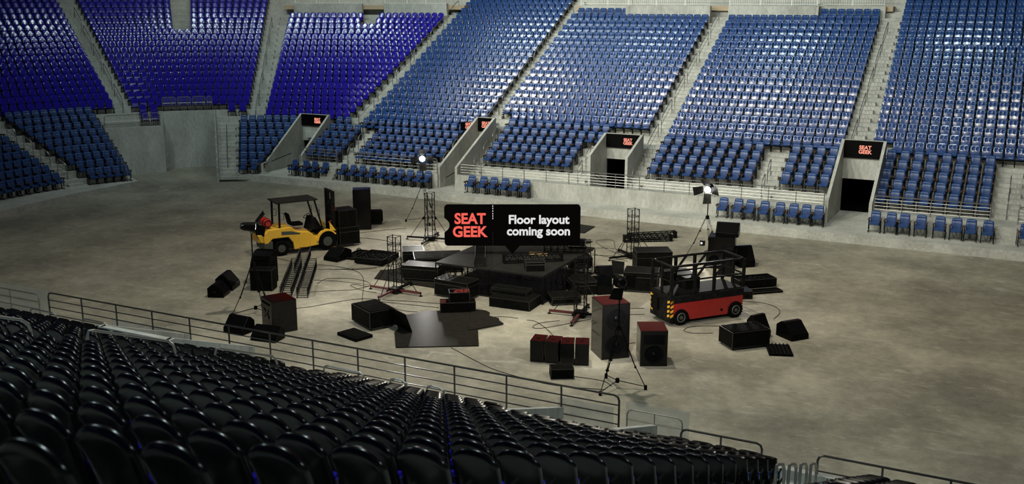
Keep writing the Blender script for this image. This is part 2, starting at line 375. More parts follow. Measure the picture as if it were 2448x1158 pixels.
# upper wall, concourse and fence
def upper(x0, x1, y, name='wall_upper'):
    struct(MB().bb((x0, y, 8.2), (x1, y + .3, 10.62)).build(name, M['wall']))
upper(-29.15, -25.3, 68.15); upper(-25.3, -19.55, 67.45); upper(-18.35, -12.75, 67.45); upper(-12.75, -8.7, 68.15)
struct(MB().bb((-25.45, 67.45, 8.2), (-25.15, 68.4, 10.6)).build('wall_upper_return', M['wall'])); struct(MB().bb((-12.9, 67.45, 8.2), (-12.6, 68.4, 10.6)).build('wall_upper_return', M['wall']))
def arcwall(a0, a1, d, z0, z1, name, m, t=.3):
    m_ = MB(); n = max(2, int(abs(a1 - a0) / 2))
    for i in range(n):
        p, q = pol(a0 + (a1 - a0) * i / n, d), pol(a0 + (a1 - a0) * (i + 1) / n, d); r, s_ = pol(a0 + (a1 - a0) * (i + 1) / n, d + t), pol(a0 + (a1 - a0) * i / n, d + t)
        m_.prism([p, q, r, s_], z0, z1)
    return m_.build(name, m)
struct(arcwall(62.6, 73.0, 19.3, 8.2, 10.75, 'wall_upper_corner', M['wall'])); struct(arcwall(76.4, 86.4, 19.3, 8.2, 10.75, 'wall_upper_corner', M['wall']))
struct(MB().bb((-29.6, 68.45, 10.3), (-8.3, 73, 10.6)).build('floor_concourse', M['beige'])); struct(arcwall(61, 89, 19.6, 10.3, 10.6, 'floor_concourse', M['beige'], 3.5))
struct(MB().bb((-78, 96, 8), (10, 96.3, 34)).build('wall_back', M['dark']))
struct(MB().bb((-31.0, 70.5, 10.6), (-12, 70.6, 13)).build('wall_concourse', M['beige']))
o = MB()
for r in range(28):
    for i in range(156):
        x = -76 + i * .54; y = 72.5 + r * .8; z = 11.2 + r * .62
        o.box((x, y, z + .55), (.46, .07, .6), 0, -.2); o.box((x, y - .25, z + .28), (.46, .45, .08))
tag(o.build('red_seats', M['seatred']), 'rows of red seats on the upper tier behind the white fence', 'seats', kind='stuff')
o = MB()
for r in range(28): o.bb((-77, 72.1 + r * .8, 10.3), (8, 72.9 + r * .8, 11.2 + r * .62))
struct(o.build('upper_terrace', M['conc']))
def fence(pts, lab, z=10.68, h=.95, gap=.14):
    t = thing('picket_fence', lab, 'fence', (pts[0][0], pts[0][1], z), 0, 'white fences on the upper wall')
    o0 = Vector((*pts[0], 0)); P = [Vector((*p, 0)) - o0 for p in pts]
    r_ = MB(); pk = MB()
    for a, b in zip(P, P[1:]):
        for zz in (.06, h): r_.tube([a + Vector((0, 0, zz)), b + Vector((0, 0, zz))], .025, 5)
        L = (b - a).length; n = int(L / gap)
        for i in range(n): p = a.lerp(b, (i + .5) / n); pk.box((p.x, p.y, h / 2), (.022, .022, h))
        for i in range(int(L / 2) + 1):
            p = a.lerp(b, min(1, i * 2 / L)); pb = MB().box((p.x, p.y, h / 2), (.06, .06, h + .05)); pb.build('post', M['white'], t)
    r_.build('rail', M['white'], t); pk.build('pickets', M['white'], t)
fence([(-29.1, 68.3), (-25.3, 68.3), (-25.3, 67.6), (-19.6, 67.6)], 'white picket fence above the wall left of the middle aisle')
fence([(-18.3, 67.6), (-12.7, 67.6), (-12.7, 68.3), (-8.75, 68.3)], 'white picket fence above the wall at upper right')
fence([pol(a, 19.45) for a in (62.8, 66, 69.5, 73)], 'white picket fence above the left half of the indigo block'); fence([pol(a, 19.45) for a in (76.5, 80, 83, 86.2)], 'white picket fence above the right half of the indigo block')

# near side bowl
NX0, NY0, NZ0, NS, NR, NH = -10.42, 15.337, 3.785, .5, .832, .351
def ny(n): return NY0 - NR * n
def nfl(n): return NZ0 - .95 + NH * n
NP = [(-20.75, -18.4, 17.75, 20.6, 2.85, 1.75), (-9.15, -6.85, 17.75, 20.6, 2.7, 1.7)]
m_ = MB(); xs = [-46.5] + [v for p in NP for v in (p[0], p[1])] + [9.]
xs = sorted(xs)
for n in range(-5, 22):
    y1 = ny(n) + .70; y0 = y1 - NR
    if n == -5: y1 = 20.6
    for xa, xb in zip(xs, xs[1:]):
        if any(abs(xa - p[0]) < .01 for p in NP) and y1 > 17.8: continue
        z = nfl(n); m_.add([(xa, y0, z), (xb, y0, z), (xb, y1, z), (xa, y1, z), (xa, y1, z - NH - .05), (xb, y1, z - NH - .05)], [(0, 1, 2, 3), (3, 2, 5, 4)])
struct(m_.build('near_terrace', M['conc']))
struct(MB().bb((-46.5, 20.6, 0), (9, 22.45, ZD)).build('deck_near_side', M['conc']))
m_ = MB()
for xa, xb in ((-46.5, -20.75), (-18.4, -9.15), (-6.85, 9)): m_.bb((xa, 20.5, 0), (xb, 20.68, 1.3))
struct(m_.build('wall_front_near', M['wall']))
for i, (xa, xb, ya, yb, zt, zf) in enumerate(NP):
    m_ = MB()
    for x in (xa, xb): m_.prism([(yb, 0), (yb, zf), (ya, zt), (ya - .15, zt), (ya - .15, 0)], x - .08, x + .08, 'x')
    m_.bb((xa, ya - .17, 0), (xb, ya, zt))
    struct(m_.build('wall_near_portal', M['wall']))
# ---------------------------------------------------------------- seats
def sheet(f, nu, nv, th, back=True):
    F_ = []; B_ = []
    for j in range(nv + 1):
        for i in range(nu + 1):
            u, v = -1 + 2 * i / nu, j / nv; x, y, z, bx = f(u, v)
            e = min(1., (1 - abs(u)) * 4, (1 - v) * 6 + .0, v * 6 + .1) ; t = th * (.25 + .75 * math.sqrt(max(0., min(1., e))))
            F_.append((x, y - t / 2, z)); B_.append((x, bx + t / 2, z))
    n = nu + 1; fs = []
    for j in range(nv):
        for i in range(nu):
            a = j * n + i; fs.append((a, a + 1, a + n + 1, a + n))
    vs = list(F_)
    if back:
        o = len(vs); vs += B_
        fs += [(a + o, d + o, c + o, b + o) for (a, b, c, d) in fs]
        rim = [i for i in range(nu + 1)] + [j * n + nu for j in range(1, nv + 1)] + [nv * n + i for i in range(nu - 1, -1, -1)] + [j * n for j in range(nv - 1, 0, -1)]
        for a, b in zip(rim, rim[1:] + rim[:1]): fs.append((b, a, a + o, b + o))
    return vs, fs
def fP(u, v):
    x = u * .232 * (.90 + .10 * v); z = .40 + .56 * v - .115 * v ** 2.5 * abs(u) ** 2.5; y = -.15 * (1 - v) - .014 * u * u - .03 * max(0, abs(u) - .75) ** 1.5
    return x, y, z, y
def fU(u, v):
    x = u * .222 * (.96 + .04 * v); z = .40 + .55 * v - .03 * v ** 4 * abs(u) ** 5; y = -.17 * (1 - v) - .007 * u * u
    yf = y - .006 * math.sin(v * PI)
    for s in (-.45, .45):
        r2 = ((u - s) * 1.0) ** 2 + ((v - .72) * 2.3) ** 2
        yf += .034 / (1 + (r2 / .055) ** 2.5)
    return x, yf, z, y
def fF(u, v):
    x = u * .22 * (.92 + .10 * math.sin(v * PI)); z = .46 + .52 * v - .03 * v ** 3 * abs(u) ** 4; y = -.14 * (1 - v) - .03 * u * u
    yf = y - .02 * math.sin(v * PI) + .022 * math.exp(-((v - .72) / .045) ** 2) - .015 * math.exp(-((v - .88) / .1) ** 2)
    return x, yf, z, y
def shellP(part):
    nu, nv = 12, 9; layers = []
    for (off, sh) in ((-.030, .90), (-.022, .97), (0., 1.), (.022, .97), (.030, .90)):
        L_ = []
        for j in range(nv + 1):
            for i in range(nu + 1):
                u, v = -1 + 2 * i / nu, j / nv; x, y, z, _ = fP(u, v)
                cx_, cz_ = 0., .66; L_.append((cx_ + (x - cx_) * sh, y + off, cz_ + (z - cz_) * sh))
        layers.append(L_)
    n = nu + 1; fs = []; vs = []
    for L_ in layers: vs += L_
    m = len(layers[0])
    for j in range(nv):
        for i in range(nu):
            a = j * n + i; b = 4 * m + a
            if part == 0: fs.append((a, a + 1, a + n + 1, a + n))
            else: fs.append((b, b + n, b + n + 1, b + 1))
    rim = [i for i in range(n)] + [j * n + nu for j in range(1, nv + 1)] + [nv * n + i for i in range(nu - 1, -1, -1)] + [j * n for j in range(nv - 1, 0, -1)]
    for l in ((0,) if part == 0 else (1, 2, 3)):
        for a, b in zip(rim, rim[1:] + rim[:1]): fs.append((l * m + b, l * m + a, (l + 1) * m + a, (l + 1) * m + b))
    used = sorted({i for f in fs for i in f}); mp = {o: k for k, o in enumerate(used)}
    return [vs[i] for i in used], [tuple(mp[i] for i in f) for f in fs]
def shellU(part):
    vs, fs = sheet(fU, 18, 16, .03, back=False)
    if part == 0: return vs, fs
    fs = []; o = len(vs); n = 19
    rim = [i for i in range(n)] + [j * n + 18 for j in range(1, 17)] + [16 * n + i for i in range(17, -1, -1)] + [j * n for j in range(15, 0, -1)]
    bk = [(vs[i][0] * .97, vs[i][1] + .05, vs[i][2] - (.01 if vs[i][2] > .7 else 0)) for i in rim]; vs = vs + bk; m = len(rim)
    for i in range(m): j = (i + 1) % m; fs.append((rim[j], rim[i], o + i, o + j))
    fs.append(tuple(range(o, o + m))); return vs, fs
def mbv(fn):
    b = MB(); fn(b); return b.v, b.f
def panP(b): b.box((0, -.20, .48), (.38, .05, .24), 0, -.12)
def panU(b): b.prism([(-.20, -.46), (.20, -.46), (.21, -.38), (.21, -.16), (-.21, -.16), (-.21, -.38)], .40, .46)
def panF(b): b.prism([(-.21, -.62), (.21, -.62), (.225, -.55), (.22, -.12), (-.22, -.12), (-.225, -.55)], .42, .53)
def frP(b):
    for s in (-1, 1): b.box((s * .245, -.30, .30), (.03, .32, .05)); b.box((s * .245, -.18, .18), (.03, .06, .36)); b.box((s * .238, -.27, .56), (.03, .22, .03)); b.box((s * .238, -.2, .45), (.02, .05, .2))
    b.box((0, -.22, .33), (.46, .08, .05))
def frF(b):
    for s in (-1, 1): b.box((s * .26, -.40, .40), (.03, .05, .46)); b.box((s * .26, -.16, .33), (.03, .06, .62)); b.box((s * .26, -.32, .06), (.04, .42, .03)); b.box((s * .26, -.34, .63), (.03, .42, .03))
    b.box((0, -.3, .38), (.5, .06, .06)); b.box((0, -.02, .62), (.4, .02, .3))
def armF(s): return lambda b: b.box((s * .26, -.36, .665), (.075, .40, .04))
SEAT = {'P': [('backrest', shellP(0), 'navy', 1), ('back_shell', shellP(1), 'shell', 1), ('seat_pan', mbv(panP), 'navy', 0), ('frame', mbv(frP), 'rubber', 0)],
        'U': [('backrest', shellU(0), 'blue', 1), ('back_shell', shellU(1), 'shell', 0), ('seat_pan', mbv(panU), 'blue', 0), ('frame', mbv(frP), 'black', 0)],
        'F': [('backrest', sheet(fF, 8, 16, .07), 'padblue', 1), ('seat_cushion', mbv(panF), 'padblue', 0), ('frame', mbv(frF), 'black', 0), ('armrest', mbv(armF(-1)), 'wood', 0), ('armrest', mbv(armF(1)), 'wood', 0)]}
SM = {}
for k_, parts in SEAT.items():
    SM[k_] = []
    for nm, (vs, fs), mt, sm in parts:
        me = bpy.data.meshes.new(nm); me.from_pydata(vs, [], fs); me.materials.append(M[mt])
        if sm: me.polygons.foreach_set('use_smooth', [True] * len(me.polygons))
        me.update(); SM[k_].append((nm, me))
NAME = {'P': 'rounded_stadium_seat', 'U': 'stadium_seat', 'F': 'padded_stadium_seat'}
LIST = {'P': [], 'U': [], 'F': []}     # (x, y, z, rz, label, group, must)
def put(ty, x, y, z, rz, label, group, must=False): LIST[ty].append((x, y, z, rz, label, group, must))
def yaw_(nx, ny_): return math.atan2(-nx, ny_)
def rows(ty, k0, k1, L, R_, pitch, block, kb, col='blue'):
    for k in range(k0, k1 + 1):
        d = dtop(k); ua = u_at(d, L); ub = u_at(d, R_)
        if ua is None or ub is None: continue
        n = max(1, int(round((ua - ub) / pitch)) + 1)
        for i in range(n):
            u = ua + (ub - ua) * (i / (n - 1) if n > 1 else 0)
            x, y, nx, ny_ = pos(u, d)
            put(ty, x, y, zfl(k), yaw_(nx, ny_), f"{col} seat, {ordw(k - kb + 1)} row up, {ordw(i + 1)} from left, {block}", f"{col} seats, {block}")
def LN(a, b): return (a, b)
# far side, right to left
rows('F', 0, 4, V(-6.14), V(-1.55), .656, 'block right of the tall doorway', 0)
rows('F', 0, 4, V(.55), V(3.5), .62, 'block at the far right edge', 0)
rows('U', 5, 5, V(-5.95), V(3.4), .52, 'upper block right of the tall doorway', 5)
rows('U', 6, 27, LN((-7.0, 57), (-7.4, 68.6)), V(3.4), .52, 'upper block right of the tall doorway', 5)
rows('F', 1, 4, V(-18.0), V(-12.85), .645, 'block right of the middle doorway', 1)
rows('F', 1, 4, V(-10.91), V(-8.97), .645, 'small block left of the tall doorway', 1)
rows('U', 5, 21, V(-18.0), LN((-8.95, 57.8), (-9.15, 67.6)), .52, 'upper block between middle and tall doorways', 5)
rows('U', 22, 22, V(-12.3), V(-9.2), .52, 'upper block between middle and tall doorways', 5)
rows('F', 1, 3, V(-28.1), V(-23.1), .63, 'block between narrow and middle doorways', 1)
rows('F', 4, 5, V(-28.1), V(-22.0), .62, 'block between narrow and middle doorways', 1)
rows('U', 6, 6, V(-28.3), V(-19.8), .52, 'upper block above the long railing', 6)
rows('U', 7, 21, V(-29.15), V(-19.8), .52, 'upper block above the long railing', 6)
rows('U', 22, 22, V(-28.9), V(-25.6), .52, 'upper block above the long railing', 6)
rows('F', 0, 0, V(-36.68), V(-31.9), .62, 'block behind the left floodlight', 0)
rows('F', 1, 3, V(-36.68), V(-31.3), .62, 'block behind the left floodlight', 0)
rows('F', 4, 4, V(-38.3), V(-31.2), .6, 'block behind the left floodlight', 0)
rows('U', 5, 27, V(-38.35), V(-30.45), .52, 'upper block behind the left floodlight', 5)
rows('F', 0, 3, V(-40.35), V(-38.5), .6, 'small block right of the leftmost doorway', 0)
rows('F', 4, 4, V(-40.3), V(-39.7), .6, 'small block right of the leftmost doorway', 0)
rows('F', -2, 4, LN((-43.72, 49.2), (-46.56, 52.7)), LN((-43.1, 49.8), (-43.5, 54.2)), .56, 'block left of the leftmost doorway', -2)
I = 'indigo'
for k in range(5, 22):
    L3, R3_ = LN((-45.44, 53.9), (-51.1, 63.9)), LN((-40.25, 55.5), (-39.85, 67.7))
    if k < 20: rows('P', k, k, L3, R3_, .52, 'centre indigo block', 5, I)
    else:
        rows('P', k, k, L3, LN(pol(73, 5), pol(73, 40)), .52, 'centre indigo block, left half', 5, I)
        rows('P', k, k, LN(pol(76.4, 5), pol(76.4, 40)), R3_, .52, 'centre indigo block, right half', 5, I)
for k in range(7, 28):
    L2, R2 = LN((-52.35, 49.1), (-63.1, 54.9)), LN((-47.6, 54.1), (-52.2, 61.3))
    if k < 19: rows('P', k, k, L2, R2, .52, 'indigo block above the corner opening', 7, I)
    else:
        rows('P', k, k, L2, LN(pol(44.3, 5), pol(44.3, 40)), .52, 'indigo block above the corner opening, left', 7, I)
        rows('P', k, k, LN(pol(48, 5), pol(48, 40)), R2, .52, 'indigo block above the corner opening, right', 7, I)
rows('P', 5, 6, LN(pol(37.5, 3), pol(37.5, 20)), LN(pol(39.6, 3), pol(39.6, 20)), .56, 'pair at the corner notch', 5, I)
rows('P', 6, 6, LN(pol(55.5, 3), pol(55.5, 20)), LN(pol(57.8, 3), pol(57.8, 20)), .56, 'pair right of the corner wall', 6, I)
rows('P', 7, 27, LN((-40, 31), (-75, 31)), LN((-52.9, 47.6), (-64.2, 53.3)), .53, 'indigo block at far left', 7, I)
rows('F', -2, 6, LN((-49.3, 42.35), (-55.3, 41.9)), LN((-48.6, 44.15), (-52.9, 46.0)), .56, 'corner block left of the opening', -2)
rows('F', -2, 4, LN((-40, 30), (-70, 30)), LN((-49.5, 40.3), (-53.6, 40.05)), .56, 'block at the lower left edge', -2)
# chairs on the deck
for xs_, yb, nm_ in (([-40.25, -39.4, -38.75, -37.95], 50.0, 'right of the leftmost doorway'), ([-36.55, -35.85, -35.2, -34.5, -33.75, -33.1, -32.5, -31.85, -31.2, -30.65], 49.95, 'behind the left floodlight'),
                     ([-27.7, -26.95, -26.3, -25.6, -24.95, -24.3], 49.85, 'below the long railing'), ([-13.25, -12.5, -11.9, -11.2, -10.45, -9.8, -9.2, -8.75 + .15], 49.7, 'right of the right floodlight'),
                     ([-6.0, -5.3, -4.72, -4.0, -3.2, -2.5, -1.9, -1.2], 49.62, 'right of the tall doorway'), ([.3, 1.0, 1.7], 49.6, 'at the far right edge')):
    for i, x in enumerate(xs_):
        put('F', x, yb, ZD, 0, f"blue front-row armchair on the concrete deck {nm_}, {ordw(i + 1)} from left", f"front-row chairs {nm_}", True)
# near side
def nx_(i): return NX0 + NS * i
def near_block(ty, x0, x1, n0, n1, lab, side, x_ais, col='dark'):
    for n in range(n0, n1 + 1):
        i0 = math.ceil((x0 - NX0) / NS); i1 = math.floor((x1 - NX0) / NS)
        for i in range(i0, i1 + 1):
            x = nx_(i)
            if ty != 'P' and any(p[0] - .3 < x < p[1] + .3 and ny(n) > 17.4 for p in NP): continue
            c = abs(round((x - x_ais) / NS))
            put(ty, x, ny(n), nfl(n), PI, f"dark seat seen from behind, {ordw(n + 7)} row up, {ordw(max(1, c))} {side} {lab}", f"dark near seats {side} {lab}")
near_block('P', -14.3, -3.85, 0, 17, 'the handrail aisle', 'seat right of', -14.8)
near_block('P', -25.5, -15.85, 0, 17, 'the handrail aisle', 'seat left of', -15.4)
near_block('P', -38, -27.3, 0, 8, 'the second aisle', 'seat left of', -26.9)
near_block('P', -2.4, 4, 2, 17, 'the rightmost aisle', 'seat right of', -2.9)
near_block('U', -14.3, -3.85, -4, -1, 'the handrail aisle', 'seat right of', -14.8)
near_block('U', -25.5, -15.85, -4, -1, 'the handrail aisle', 'seat left of', -15.4)
near_block('U', -38, -27.3, -4, -1, 'the second aisle', 'seat left of', -26.9)
near_block('U', -2.4, 4, -5, 1, 'the rightmost aisle', 'seat right of', -2.9)
near_block('U', -6.4, -4.1, -5, -5, 'the handrail aisle', 'seat right of', -14.8)
# choose the 300 largest of each kind in view
cp, sp_ = math.cos(math.radians(13.2966)), math.sin(math.radians(13.2966)); cy_, sy_ = math.cos(math.radians(26.8453)), math.sin(math.radians(26.8453))
def camproj(x, y, z):
    r = y * sy_ + x * cy_; f = y * cy_ - x * sy_; u = z - 11.
    zc = f * cp - u * sp_; yc = u * cp + f * sp_
    return (1224 + 2450 * r / zc, 579 - 2450 * yc / zc, zc) if zc > .5 else (-9999, -9999, 1)
def place(ty, x, y, z, rz, label, group):
    e = bpy.data.objects.new(NAME[ty], None); C.objects.link(e); e.empty_display_size = .1
    e.location = (x, y, z); e.rotation_euler = (0, 0, rz); e['label'] = label; e['category'] = 'seat'; e['group'] = group
    for nm, me in SM[ty]:
        o = bpy.data.objects.new(nm, me); C.objects.link(o); o.parent = e
STUFFN = {'P': ('rounded_stadium_seats', 'remaining indigo seats with rounded backs on the left and near stands'), 'U': ('stadium_seats', 'remaining glossy blue seats filling the upper rows of the far stand'), 'F': ('padded_stadium_seats', 'remaining padded blue seats in the lower rows of the stands')}
for ty, items in LIST.items():
    sc_ = []
    for it in items:
        px, py, dz = camproj(it[0], it[1], it[2] + .8)
        inside = -10 < px < 2458 and -10 < py < 1175
        sc_.append((1e6 if (it[6] and inside) else (1. / dz if inside else -1), it))
    sc_.sort(key=lambda q: -q[0])
    ind = [it for s_, it in sc_[:300] if s_ > 0]; rest = [it for s_, it in sc_[300:]] + [it for s_, it in sc_[:300] if s_ <= 0]
    rest = [it for it in rest if -500 < camproj(*it[:3])[0] < 2900 and -260 < camproj(*it[:3])[1] < 1500]
    print('SEATS', ty, len(items), len(ind), len(rest))
    for it in ind: place(ty, *it[:6])
    if rest:
        T = np.array([(a[0], a[1], a[2], math.cos(a[3]), math.sin(a[3])) for a in rest])
        VV = []; FF = []; MI = []; SMO = []; vo = 0
        for pi_, (nm, (vs, fs), mt, sm) in enumerate(SEAT[ty]):
            v = np.array(vs); tri = []
            for f_ in fs:
                for q in range(1, len(f_) - 1): tri.append((f_[0], f_[q], f_[q + 1]))
            tri = np.array(tri); n = len(T)
            X = T[:, 0:1] + v[None, :, 0] * T[:, 3:4] - v[None, :, 1] * T[:, 4:5]
            Y = T[:, 1:2] + v[None, :, 0] * T[:, 4:5] + v[None, :, 1] * T[:, 3:4]
            Z = T[:, 2:3] + v[None, :, 2] + 0 * X
            VV.append(np.stack([X, Y, Z], -1).reshape(-1, 3))
            FF.append((tri[None] + (np.arange(n) * len(v))[:, None, None] + vo).reshape(-1, 3)); vo += n * len(v)
            MI.append(np.full(n * len(tri), pi_)); SMO.append(np.full(n * len(tri), bool(sm)))
        VV = np.concatenate(VV); FF = np.concatenate(FF); MI = np.concatenate(MI); SMO = np.concatenate(SMO)
        me = bpy.data.meshes.new(STUFFN[ty][0]); me.vertices.add(len(VV)); me.vertices.foreach_set('co', VV.astype(np.float32).ravel())
        me.loops.add(len(FF) * 3); me.loops.foreach_set('vertex_index', FF.astype(np.int32).ravel()); me.polygons.add(len(FF))
        me.polygons.foreach_set('loop_start', np.arange(0, len(FF) * 3, 3, dtype=np.int32))
        for _, _, mt, _ in SEAT[ty]: me.materials.append(M[mt])
        me.polygons.foreach_set('material_index', MI.astype(np.int32)); me.polygons.foreach_set('use_smooth', SMO)
        me.update(calc_edges=True); me.validate()
        o = bpy.data.objects.new(STUFFN[ty][0], me); C.objects.link(o); tag(o, STUFFN[ty][1], 'seats', kind='stuff')

# ---------------------------------------------------------------- rails
def arcpts(a, b, up, r, n=4):
    return None
def guard(p0, p1, z0, h, nb, npost, label, r=.024, group=None, ends=True, m='steel'):
    t = thing('guard_rail', label, 'railing', (p0[0], p0[1], z0), math.atan2(p1[1] - p0[1], p1[0] - p0[0]), group)
    L = math.hypot(p1[0] - p0[0], p1[1] - p0[1]); R_ = MB(); c = .12
    R_.tube([(0, 0, 0), (0, 0, h - c), (.035, 0, h - .035), (c, 0, h), (L - c, 0, h), (L - .035, 0, h - .035), (L, 0, h - c), (L, 0, 0)], r, 6)
    R_.build('top_rail', M[m], t)
    B = MB()
    for i in range(1, nb): B.tube([(0, 0, h * i / nb), (L, 0, h * i / nb)], r * .6, 5)
    B.build('lower_rails', M[m], t)
    for i in range(1, npost): MB().tube([(L * i / npost, 0, 0), (L * i / npost, 0, h)], r * .9, 6).build('post', M[m], t)
    return t
guard((-28.65, 50.13), (-8.5, 50.13), 1.3, .75, 5, 15, 'long steel railing on the wall between the narrow and tall doorways')
guard((-40.0, 50.13), (-37.25, 50.13), 1.22, .92, 5, 3, 'short steel railing with rounded ends above four deck chairs')
guard((-36.45, 50.13), (-30.2, 50.13), 1.22, .9, 5, 5, 'steel railing behind the left floodlight')
guard((-6.2, 50.13), (-1.2, 50.13), 1.22, .8, 5, 4, 'steel railing with rounded corner right of the tall doorway')
guard((-.05, 50.13), (4, 50.13), 1.22, .8, 5, 4, 'steel railing cut by the right picture edge')
# near rails
guard((-26.45, 20.62), (-7.7, 20.62), 1.3, .93, 4, 13, 'long dark steel railing at the front of the near stand', .026, m='darksteel')
guard((-33.5, 20.62), (-26.9, 20.62), 1.15, .95, 4, 5, 'railing behind tinted glass at the left picture edge', .02)
guard((-7.5, 20.62), (-6.2, 20.62), 1.2, .75, 3, 2, 'faint short railing behind tinted glass right of the long railing', .015)
guard((-6.22, 20.62), (-4.42, 20.62), 1.0, .72, 2, 2, 'short two-bar railing at the bottom right of the near stand', .028, m='darksteel')
guard((-3.25, 20.62), (3.2, 20.62), 1.0, .72, 2, 5, 'two-bar steel railing leaving the frame at the lower right corner', .028, m='darksteel')
for (a, b, z, h, lab) in (((-33.6, 20.8), (-26.7, 20.8), 1.2, 1.0, 'tinted glass panel at the left picture edge'), ((-7.6, 20.8), (-6.1, 20.8), 1.0, 1.05, 'tinted glass panel at the right end of the long near railing'),
                          ((-24.0, 20.8), (-21.5, 20.8), 1.1, .62, 'small tinted glass panel in front of the left near doorway'), ((-9.3, 20.8), (-7.9, 20.8), 1.1, .75, 'small tinted glass panel in front of the right near doorway')):
    o = MB().box(((b[0] - a[0]) / 2, 0, h / 2), (b[0] - a[0], .015, h)).build('glass_panel', M['glass']); o.location = (*a, z); tag(o, lab, 'glass panel', 'tinted glass guards')
# aisle handrails
def loop(x, y0, y1, z0, z1, label, r=.024, group='handrail loops down the near aisle', h=.95, rz=0., mid=False):
    t = thing('aisle_handrail', label, 'handrail', (x, y0, z0), rz, group); L = y1 - y0; dz = z1 - z0; c = .16
    MB().tube([(0, 0, 0), (0, 0, h - c), (0, .04, h - .04), (0, c, h + dz * c / L), (0, L - c, h + dz * (1 - c / L)), (0, L - .04, h + dz - .05), (0, L, h + dz - c), (0, L, dz)], r, 8).build('rail', M['steel'], t)
    if mid: MB().tube([(0, 0, h * .55), (0, L, h * .55 + dz)], r * .6, 6).build('middle_bar', M['steel'], t)
    return t
for i, (ya, yb) in enumerate(((8.9, 11.35), (12.5, 14.6), (15.72, 17.7))):
    na, nb = (NY0 - ya) / NR, (NY0 - yb) / NR
    loop(-15.1, ya, yb, nfl(na) + .12, nfl(nb) + .12, f"polished steel handrail loop, {ordw(i + 1)} from the left edge down the near aisle", .028)
for i in range(4): 
    ya = 15.6 + i * 1.1; loop(-3.1, ya, ya + .7, nfl((NY0 - ya) / NR), nfl((NY0 - ya - .7) / NR), f"handrail loop seen end-on by the lower right railing, {ordw(i + 1)} from left", .028, 'handrail loops by the lower right railing')
for i, (xa, xb) in enumerate(((-26.2, -25.05), (-24.0, -22.95), (-15.35, -14.1), (-13.35, -12.85), (-12.3, -11.8))):
    loop(xa, 19.75, 19.75 + xb - xa, nfl(-5), nfl(-5) - .02, f"small horizontal handrail loop behind the long near railing, {ordw(i + 1)} from left", .026, 'small loops behind the long near railing', .92, -PI / 2)
# far aisle rails
def far_rails(cl, k0, k1, step, where, off=0.):
    j = 0; k = k0
    while k + 1.5 <= k1:
        d0, d1 = dfr(k) + .3, dfr(k + step - .7) + .3
        ua, ub = u_at(d0, cl), u_at(d1, cl)
        if ua is None or ub is None: k += step; continue
        a = pos(ua, d0); b = pos(ub, d1); j += 1
        dx, dy = b[0] - a[0], b[1] - a[1]; L = math.hypot(dx, dy)
        loop(a[0] + off, a[1], a[1] + L, zfl(k), zfl(k) + SZ * (step - .7), f"{ordw(j)} steel handrail up the steps {where}", .022, f"handrails on the steps {where}", .9, math.atan2(-dx, dy), True)
        k += step
for cl, wd, k0, k1, where in AIS:
    far_rails(cl, max(k0, 0) if k0 > -2 else -1, min(k1, 24), 3.2 if k0 >= 5 or k1 > 10 else 1.6, where)
# rails round the corner opening
def guard_line(p, q, z, h, lab, n): return guard(p, q, z, h, 2, n, lab, .02, 'rails above the corner opening')
def picket_guard(p, q, z, h, lab, n):
    t = guard(p, q, z, h, 5 if False else 2, 1, lab, .022, 'rails above the corner opening'); L = math.hypot(q[0] - p[0], q[1] - p[1]); b = MB()
    for i in range(n): b.box((L * (i + .5) / n, 0, h * .5), (.016, .016, h * .95))
    b.build('pickets', M['steel'], t)
aa = [41.3, 44.3, 47.3, 50.2, 51.6]
for i in range(4): picket_guard(pol(aa[i] + .15, 8.3), pol(aa[i + 1] - .15, 8.3), 3.92, .8 , f"picket rail with rounded ends on the far corner wall, {ordw(i + 1)} from left", 11 if i < 3 else 5)
picket_guard(pol(29, 7.0), pol(36.4, 7.0), 3.0, .8, 'picket rail on the near corner wall by the stairs', 18); picket_guard(pol(37, 7.1), pol(41, 7.15), 3.05, .8, 'short picket rail before the pair of indigo seats', 11)
for k in range(-2, 5):
    a = pol(28.3 - (k + 2) * .12, dfr(k) + .0); L = .74
    t = loop(a[0], a[1], a[1] + L, zfl(k), zfl(k) + SZ, f"curved rail loop stepping up left of the corner opening, {ordw(k + 3)} from bottom", .02, 'rail loops left of the corner opening', .75, math.radians(62), True)
for k in range(-2, 6):
    cx_ = -44.8 - .676 * (dfr(k) - 2.0); cy2 = 48.1 + .737 * (dfr(k) - 2.0)
    loop(cx_, cy2, cy2 + .7, zfl(k), zfl(k) + SZ, f"rail loop stepping up right of the corner opening, {ordw(k + 3)} from bottom", .02, 'rail loops right of the corner opening', .75, math.radians(42.5), True)
# ---------------------------------------------------------------- equipment on the floor
def case(label, loc, rz, w, d, h, lid=True, group=None, casters=True, mm='case', cat='case', name='flight_case'):
    t = thing(name, label, cat, loc, math.radians(rz), group); z0 = .07 if casters else 0
    MB().bb((0, 0, z0), (w, d, h)).build('body', M[mm], t, .008)
    e = MB(); s = .022
    for x in (0, w):
        for y in (0, d): e.box((x, y, (z0 + h) / 2), (s, s, h - z0 + s))
    for z in (z0, h):
        for y in (0, d): e.box((w / 2, y, z), (w, s, s))
        for x in (0, w): e.box((x, d / 2, z), (s, d, s))
    if lid:
        zl = z0 + (h - z0) * .74
        for y in (0, d): e.box((w / 2, y, zl), (w, s, .03))
        for x in (0, w): e.box((x, d / 2, zl), (s, d, .03))
    e.build('edge_trim', M['trim'], t)
    for xx in (w * .3, w * .7): MB().box((xx, -.012, z0 + (h - z0) * .45), (.11, .02, .06)).build('handle', M['rubber'], t)
    if casters:
        for x in (.09, w - .09):
            for y in (.09, d - .09): MB().cyl((x, y - .02, .04), (x, y + .02, .04), .04, 10).build('caster', M['rubber'], t)
    return t
